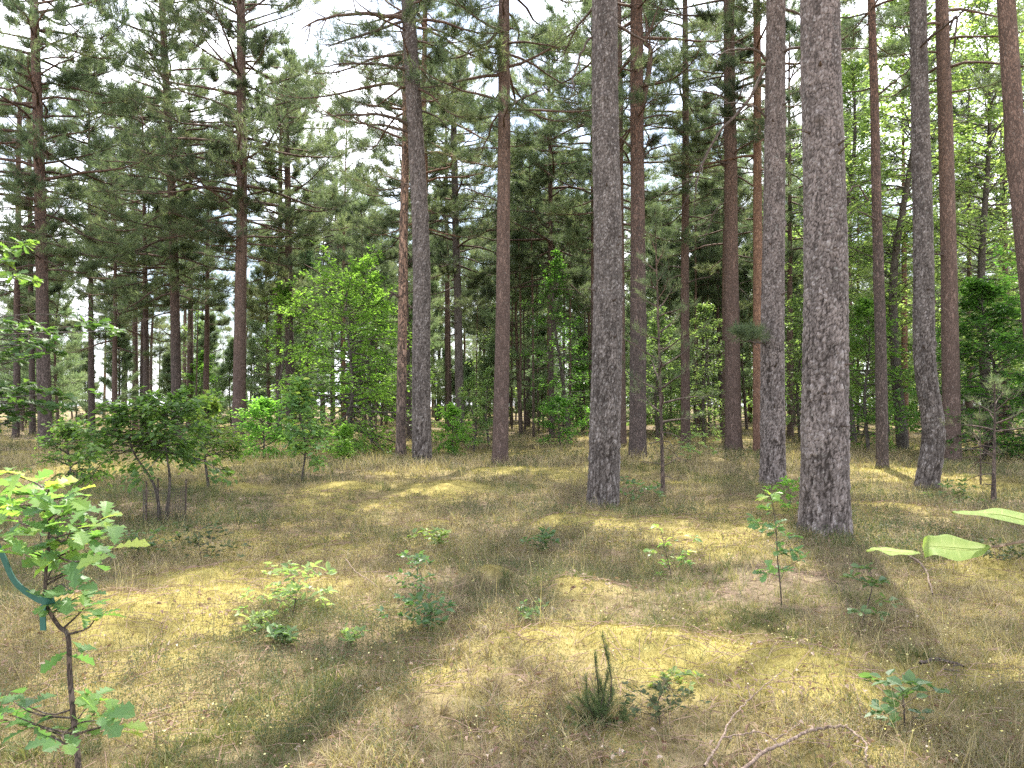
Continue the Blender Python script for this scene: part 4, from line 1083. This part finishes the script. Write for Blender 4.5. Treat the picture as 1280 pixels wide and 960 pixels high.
def blades(mb, x, y, h, w, rng, tone, lean=.45, bend=.5, mat=0, az=None):
    n = len(x); z = H(x, y) - .006
    az = rng.uniform(0, 6.28, n) if az is None else az
    ln = np.abs(rng.normal(0, lean, n))
    d = np.stack([np.cos(az) * np.sin(ln), np.sin(az) * np.sin(ln), np.cos(ln)], -1)
    fa = rng.uniform(0, 6.28, n); sd = np.stack([np.cos(fa), np.sin(fa), np.zeros(n)], -1) * (np.asarray(w) * .5).reshape(-1, 1)
    b = np.stack([x, y, z], -1); hh = np.asarray(h).reshape(-1, 1)
    drop = np.stack([np.cos(az), np.sin(az), np.full(n, -.55)], -1) * (rng.uniform(.1, 1, n) * bend)[:, None]
    m = b + d * hh * .55 + drop * hh * .12; t = b + d * hh + drop * hh * .5
    V = np.stack([b - sd, b + sd, m - sd * .8, m + sd * .8, t], 1)
    k = np.arange(n)[:, None] * 5
    mb.add(V, [k + np.array([[0, 1, 3, 2]]), k + np.array([[2, 3, 4]])], np.repeat(np.clip(tone, 0, 1), 5), mat)


rng = np.random.default_rng(99)
gr = MB()
for (n, y0, y1, hm, w, per) in ((52000, 2.4, 7.5, .115, .0032, 6), (42000, 7.5, 16, .15, .0056, 6), (30000, 16, 34, .22, .011, 6), (12000, 34, 80, .30, .030, 5)):
    tx, ty = scatter(n, y0, y1, rng, 1.0)
    ms = moss(tx, ty); gp_ = fbm(tx / 1.7 + 40, ty / 1.7, 70, 3)
    keep = rng.random(n) < np.clip(1.15 - ms * .75, .2, 1) * np.clip(gp_ * 2.2 - .25, .25, 1) * np.clip(fbm(tx / .3, ty / .3, 75, 2) * 4 - 1.2, .25, 1)
    tx, ty, gp_, ms = tx[keep], ty[keep], gp_[keep], ms[keep]
    tn = .58 + (fbm(tx / 2.6 + 9, ty / 2.6 + 3, 77, 2) - .5) * .9 - (gp_ - .5) * .25
    kind = rng.random(len(tx)); tn = np.where(kind < .16, .12, np.where(kind > .70, .96, tn)) + rng.normal(0, .08, len(tx))
    hh = hm * .8 * rng.uniform(.4, 1.6, len(tx)) * (.5 + fbm(tx / .35, ty / .35, 73, 2)) * (1 - .35 * ms)
    x = np.repeat(tx, per) + rng.normal(0, .012 + .0015 * y0, len(tx) * per); y = np.repeat(ty, per) + rng.normal(0, .012 + .0015 * y0, len(tx) * per)
    blades(gr, x, y, np.repeat(hh, per) * rng.uniform(.5, 1.2, len(x)), w * rng.uniform(.6, 1.4, len(x)), rng, np.repeat(tn, per) + rng.normal(0, .13, len(x)), .85, 1.2)
# distinct tussocks
for n, y0, y1, hm, w, sp, per in ((6500, 2.4, 8, .115, .0034, .022, 26), (6000, 8, 18, .16, .006, .035, 20), (3500, 18, 36, .26, .012, .06, 14)):
    tx, ty = scatter(n, y0, y1, rng, 1.0)
    k = (fbm(tx / .9 + 5, ty / .9, 87, 3) > .47) & (moss(tx, ty) < .75); tx, ty = tx[k], ty[k]; n = len(tx)
    z_ = fbm(tx / 1.6, ty / 1.6 + 60, 89, 2)
    tn = np.where(z_ > .56, .16, np.where(z_ < .43, .95, .66)) + rng.normal(0, .10, n)
    hh = hm * rng.uniform(.55, 1.35, n)
    az = rng.uniform(0, 6.28, n * per); rr = sp * np.sqrt(rng.random(n * per)) * np.repeat(rng.uniform(.6, 1.8, n), per)
    x = np.repeat(tx, per) + rr * np.cos(az); y = np.repeat(ty, per) + rr * np.sin(az)
    blades(gr, x, y, np.repeat(hh, per) * rng.uniform(.4, 1.2, n * per), w * rng.uniform(.6, 1.4, n * per), rng, np.repeat(tn, per) + rng.normal(0, .12, n * per), .75, 1.3, az=az + rng.normal(0, .7, n * per))
# tussocks and moss crowding round the feet of the trunks
for fx, fy, fr in FEET:
    m = 46; a = rng.uniform(0, 6.28, m); q_ = fr * rng.uniform(1.0, 1.7, m); per = 16
    tx = fx + q_ * np.cos(a); ty = fy + q_ * np.sin(a)
    az = rng.uniform(0, 6.28, m * per); rr = .05 * np.sqrt(rng.random(m * per))
    blades(gr, np.repeat(tx, per) + rr * np.cos(az), np.repeat(ty, per) + rr * np.sin(az), rng.uniform(.04, .20, m * per), .0025 + .0003 * fy, rng,
           np.repeat(rng.choice([.16, .66, .5, .95], m), per) + rng.normal(0, .12, m * per), .7, 1.2, az=az)
# tall dry flowering stalks
x, y = scatter(9000, 2.6, 22, rng, 1.2)
k = vnoise(x / 1.3, y / 1.3, 91) > .42; x, y = x[k], y[k]
blades(gr, x, y, rng.uniform(.16, .42, len(x)), .0016 + .00022 * y, rng, .78 + rng.normal(0, .1, len(x)), .35, .9)
# straw coloured long grass at the far side of the clearing
x, y = scatter(30000, 17, 32, rng, .6)
k = fbm(x / 3, y / 3, 93, 2) > .47; x, y = x[k], y[k]
blades(gr, x, y, rng.uniform(.2, .5, len(x)), .009, rng, .74 + rng.normal(0, .12, len(x)), .5, 1.2)
tag(gr.build('grass', M['grass']), 'thin dry brown and green grass over the forest floor', 'grass', kind='stuff')

# moss: short fibres on the cushions
mo = MB()
for n, y0, y1, hm, w in ((230000, 2.4, 7, .020, .0040), (130000, 7, 16, .028, .009), (50000, 16, 32, .05, .022)):
    x, y = scatter(n, y0, y1, rng, 1.1); ms = moss(x, y)
    k = rng.random(n) < np.clip(ms * 1.3, .06, 1); x, y, ms = x[k], y[k], ms[k]
    blades(mo, x, y, hm * rng.uniform(.5, 1.4, len(x)), w * rng.uniform(.6, 1.4, len(x)), rng, .3 + ms * .25 + (fbm(x / .7, y / .7, 95, 2) - .5) * .7 + rng.normal(0, .15, len(x)), .6, .6)
tag(mo.build('moss', M['moss']), 'yellow green moss cushions between the grass', 'moss', kind='stuff')

# bilberry and heather sprigs
he = MB()
for n, y0, y1, hm, ls in ((40000, 2.4, 8, .12, .010), (30000, 8, 20, .17, .02), (9000, 20, 45, .28, .045)):
    x, y = scatter(n, y0, y1, rng, 1.0)
    pn = fbm(x / 1.1 + 70, y / 1.1, 97, 3); k = rng.random(n) < np.clip((pn - .40) * 8, .06, 1) * np.clip(1.1 - moss(x, y), .1, 1); x, y, pn = x[k], y[k], pn[k]
    n = len(x); h = hm * rng.uniform(.5, 1.3, n); z = H(x, y)
    d = unit(np.stack([rng.normal(0, .35, n), rng.normal(0, .35, n), np.ones(n)], -1)); b = np.stack([x, y, z], -1)
    blades(he, x, y, h * .95, .0020 + .0003 * y, rng, .72 + rng.normal(0, .15, n), .3, .3)
    m = 12; t = rng.uniform(.25, 1.05, (n, m)); pos = b[:, None] + d[:, None] * (t * h[:, None])[..., None] + rng.normal(0, .018, (n, m, 3))
    hd = unit(rng.normal(0, 1, (n, m, 3)) + [0, 0, .4]); 
    tn = np.clip(.25 + np.repeat(rng.normal(0, .12, n) + (vnoise(x / 2.2, y / 2.2, 99) > .55) * .45, m) + rng.normal(0, .1, n * m), 0, 1)
    put_leaves(he, leaf_diamond(), pos.reshape(-1, 3), hd.reshape(-1, 3), rng.normal(0, .5, (n * m, 3)) + [0, 0, 1], ls * rng.uniform(.6, 1.3, n * m), tn)
tag(he.build('bilberry_cover', M['heath']), 'dull green and brown bilberry and heather sprigs', 'ground cover', kind='stuff')

# litter of dead leaves and twiglets
li = MB()
x, y = scatter(10000, 2.4, 14, rng, 1.3); k = fbm(x / .8, y / .8 + 50, 101, 2) > .48; x, y = x[k], y[k]; n = len(x)
pos = np.stack([x, y, H(x, y) + rng.uniform(.01, .06, n)], -1)
put_leaves(li, leaf_simple(.2, .3), pos, rng.normal(0, 1, (n, 3)) * [1, 1, .25], rng.normal(0, .4, (n, 3)) + [0, 0, 1], rng.uniform(.010, .045, n), np.clip(rng.normal(.42, .25, n), 0, 1), 0, 1.1)
x, y = scatter(8000, 2.4, 14, rng, 1.2); n = len(x); a = rng.uniform(0, 6.28, n); l = rng.uniform(.05, .25, n)
p0 = np.stack([x, y, H(x, y) + .012], -1); x2, y2 = x + np.cos(a) * l, y + np.sin(a) * l; p2 = np.stack([x2, y2, H(x2, y2) + .03], -1)
v, q = tubes(np.stack([p0, (p0 + p2) / 2 + [0, 0, .012], p2], 1), np.stack([.0012 + .0002 * y] * 3, 1), 3); li.add(v, q, .45, 0, False)
tag(li.build('leaf_litter', M['litter']), 'scattered dead leaves and twiglets on the floor', 'leaf litter', kind='stuff')

# pale yellow cow-wheat flowers in the near ground cover
fl = MB()
x, y = scatter(3200, 2.4, 9, rng, 1.4)
k = fbm(x / 1.2 + 20, y / 1.2, 103, 2) + np.where(x < .3, .06, 0) - (y - 3) * .015 > .50; x, y = x[k], y[k]; n = len(x)
pos = np.stack([x, y, H(x, y) + rng.uniform(.05, .13, n)], -1)
put_leaves(fl, leaf_diamond(), pos, rng.normal(0, 1, (n, 3)) * [1, 1, .5], rng.normal(0, .6, (n, 3)) + [0, -.4, 1], rng.uniform(.009, .017, n), rng.random(n))
tag(fl.build('wildflowers', M['flower']), 'tiny pale yellow flowers dotted through the near grass', 'flowers', kind='stuff')


# ------------------------------------------------------------------ the wood behind
def base_pine(seed, Ht, hc, Lmax, r, label, nb, nn=7, nl=.26, nw=.026, nsh=6, nbl=10, needle='needle', bark='bark_brown', young=False, name='pine_tree', group=None, tone=.45):
    rng = np.random.default_rng(seed)
    e = empty(name, (0, 0, 0))
    A = smooth_line([(0, 0, -.3), (0, 0, 0), (rng.normal(0, .2), rng.normal(0, .2), Ht * .5), (rng.normal(0, .35), rng.normal(0, .35), Ht)], 20)
    Rf = lambda z: np.interp(z, [0, Ht], [r, .02])
    mb = MB(); v, q = tubes(A[None], Rf(A[:, 2])[None], 8); mb.add(v, q, .5, 0, True); mb.build('trunk', M[bark], e)
    wood, leaf = MB(), MB()
    pine_crown(wood, leaf, rng, A, Rf, hc, Ht, Lmax, nb=nb, nbl=nbl, nsh=nsh, nn=nn, nl=nl, nw=nw, young=young, sides=3, shoot=.32, tone=tone)
    cr = leaf.build('crown', M[needle], e); wood.build('branch_framework', M['twig'], cr)
    return tag(e, label, 'tree', group)


G1, G2, G3, G4 = 'distant pines in the wood', 'distant bushy young pines', 'distant leafy understorey trees', 'slender bare poles deep in the wood'
L1, L2, L3, L4 = 'distant pine deep in the wood with a bare trunk and high crown', 'distant bushy young pine filling the wood behind the clearing', \
    'distant leafy understorey tree deep in the wood', 'slender bare pole deep in the wood behind the clearing'
talls = [base_pine(700 + k, h, hc, lm, r, L1, 64, group=G1, bark=b, tone=t) for k, (h, hc, lm, r, b, t) in enumerate(
    ((18, 8, 2.8, .17, 'bark_brown', .45), (20, 9.5, 3.0, .2, 'bark_rust', .5), (16, 6.5, 2.6, .15, 'bark_brown', .55), (19, 9, 2.6, .16, 'bark_orange', .5)))]
youngs = [base_pine(720 + k, h, hc, lm, r, L2, nb, group=G2, young=True, needle=nd, bark='bark_thin', name='young_pine', tone=t, nl=.22, nw=.024) for k, (h, hc, lm, r, nb, nd, t) in enumerate(
    ((8, .8, 1.9, .08, 70, 'needle_bright', .4), (10.5, 1.5, 2.1, .1, 70, 'needle_bright', .5), (6, .4, 1.6, .06, 60, 'needle_bright', .55), (12, 2.5, 2.3, .12, 70, 'needle_bright', .5)))]
leafs = [broadleaf('understorey_tree', (0, 0, 0), h, h0, rm, L3, m, nb=48, nbl=9, nlf=8, lsize=.14, tmpl=leaf_diamond(), seed=740 + k, group=G3, tone=t) for k, (h, h0, rm, m, t) in enumerate(
    ((7, .8, 2.0, 'light', .45), (5, .4, 1.8, 'beech', .4), (9.5, 1.5, 2.2, 'light', .35)))]
poles = [base_pine(760, 11, 7.5, 1.0, .055, L4, 20, group=G4, name='pole_pine', bark='bark_thin', tone=.4)]


def place(protos, spots, rng):
    for k, (x, y, s) in enumerate(spots):
        o = protos[k % len(protos)]
        if k >= len(protos):
            o = copy_tree(o)
        o.location = (x, y, gz(x, y) - .05); o.rotation_euler = (0, 0, rng.uniform(0, 6.28)); o.scale = (s, s, s * rng.uniform(.92, 1.08))


def spots(n, y0, y1, rng, ok, smin=.85, smax=1.15, mind=1.6):
    out = []
    for _ in range(n * 30):
        if len(out) >= n:
            break
        y = math.sqrt(rng.uniform(y0 * y0, y1 * y1)); px = rng.uniform(-120, 1400)
        x = (px - 640) / F * y
        if not ok(px, y, rng) or any((x - a) ** 2 + (y - b) ** 2 < mind ** 2 for a, b, _ in out):
            continue
        out.append((x, y, rng.uniform(smin, smax)))
    return out


rng = np.random.default_rng(4242)
# the tall wood is thinner at the left, where sky shows low down
place(talls, spots(112, 44, 95, rng, lambda px, y, r: r.random() < np.interp(px, [0, 350, 600, 1000, 1300], [.35, .5, .85, 1, .8]), mind=2.2), rng)
place(youngs, spots(90, 40, 82, rng, lambda px, y, r: y > np.interp(px, [0, 400, 640, 1280], [44, 40, 38, 34]) and r.random() < np.interp(px, [0, 400, 700, 1300], [.5, .8, .9, .45]), mind=1.4), rng)
place(leafs, spots(55, 34, 75, rng, lambda px, y, r: r.random() < np.interp(px, [0, 450, 640, 800, 1300], [.15, .35, .5, .9, 1]) and y > np.interp(px, [0, 500, 800], [42, 40, 34]), mind=1.8), rng)
ps = []
for px, Yp in ((650, 40), (656, 46), (667, 38), (673, 43), (679, 48), (704, 44), (712, 41), (640, 50), (869, 42), (878, 47), (886, 44), (826, 46), (838, 43), (893, 50), (560, 43), (595, 46), (1040, 42), (1072, 40), (470, 45), (455, 42), (245, 46), (980, 46), (1012, 44), (730, 47)):
    ps.append(((px - 640) / F * Yp, Yp, rng.uniform(.85, 1.3)))
place(poles, ps, rng)

# far wood: everything beyond reads as one mass
fw = MB()
rng = np.random.default_rng(31)
for k, (x, y, s) in enumerate(spots(120, 92, 150, rng, lambda px, y, r: r.random() < np.interp(px, [0, 400, 640], [.55, .6, 1]), mind=2.0)):
    Ht = rng.uniform(11, 17) if x < -25 else rng.uniform(15, 21)
    A = np.array([(x, y, -.3), (x + .1, y, Ht * .5), (x, y, Ht)]); v, q = tubes(A[None], np.array([[.17, .12, .02]]), 5); fw.add(v, q, .5, 1, True)
    n = 620; u = rng.random(n); zc = Ht * (.12 + .88 * u ** .8); rr = (1 - u) ** .6 * rng.uniform(1.8, 3.0) * np.sqrt(rng.random(n)) + .15; a = rng.uniform(0, 6.28, n)
    lay = np.round(zc / 1.1) * 1.1 + rng.normal(0, .22, n)
    p = np.stack([x + rr * np.cos(a), y + rr * np.sin(a), lay], -1)
    needle_tufts(fw, p, unit(np.stack([np.cos(a), np.sin(a), np.full(n, .5)], -1)), np.full(n, .5), 5, .5, .10, .5 + rng.normal(0, .15, n), rng, 0)
tag(fw.build('far_wood', [M['needle'], M['twig']]), 'far off mass of trees closing the view', 'wood', kind='stuff')

# ------------------------------------------------------------------ light, sky, camera
SUN_AZ, SUN_EL = math.radians(16), math.radians(54)
sv = Vector((math.sin(SUN_AZ) * math.cos(SUN_EL), math.cos(SUN_AZ) * math.cos(SUN_EL), math.sin(SUN_EL)))
sl = bpy.data.lights.new('sun', 'SUN'); sl.energy = 4.6; sl.angle = math.radians(.6); sl.color = (1, .95, .86)
so = bpy.data.objects.new('sun', sl); COL.objects.link(so); so.rotation_euler = (-sv).to_track_quat('-Z', 'Y').to_euler(); so.location = (0, 0, 40)

w = bpy.data.worlds.new('World'); scene.world = w; w.use_nodes = True
nt = w.node_tree; nt.nodes.clear()
sky = node(nt, 'ShaderNodeTexSky', sky_type='NISHITA'); sky.sun_disc = False; sky.sun_elevation = SUN_EL; sky.sun_rotation = SUN_AZ
sky.air_density = 1.2; sky.dust_density = 1.5
tc = node(nt, 'ShaderNodeTexCoord')
mp = node(nt, 'ShaderNodeMapping', {'Vector': tc.outputs['Generated'], 'Scale': (1, 1, 1.8), 'Location': (.3, .1, 0)})
cn = node(nt, 'ShaderNodeTexNoise', {'Vector': mp.outputs[0], 'Scale': 2.6, 'Detail': 6., 'Roughness': .55})
cf = node(nt, 'ShaderNodeMapRange', {0: cn.outputs['Fac'], 1: .42, 2: .56})
sk = mixc(nt, .6, sky.outputs[0], (1.9, 2.3, 3.2))
col = mixc(nt, cf.outputs[0], sk, (8.6, 8.8, 9.4))
bg = node(nt, 'ShaderNodeBackground', {'Color': col, 'Strength': .15})
node(nt, 'ShaderNodeOutputWorld', {0: bg.outputs[0]})

cam = bpy.data.cameras.new('camera'); cam.sensor_width = 36; cam.lens = 36 * F / 1280; cam.clip_start = .05; cam.clip_end = 1500
co = bpy.data.objects.new('camera', cam); COL.objects.link(co); co.location = (0, 0, EYE); co.rotation_euler = (math.pi / 2 + PITCH, 0, 0)
scene.camera = co

scene.view_settings.view_transform = 'Standard'; scene.view_settings.look = 'None'; scene.view_settings.gamma = 1
scene.view_settings.exposure = 1.78
scene.cycles.max_bounces = 8; scene.cycles.diffuse_bounces = 4; scene.cycles.transmission_bounces = 4; scene.cycles.glossy_bounces = 2
scene.cycles.use_denoising = False
scene.cycles.sample_clamp_indirect = 6
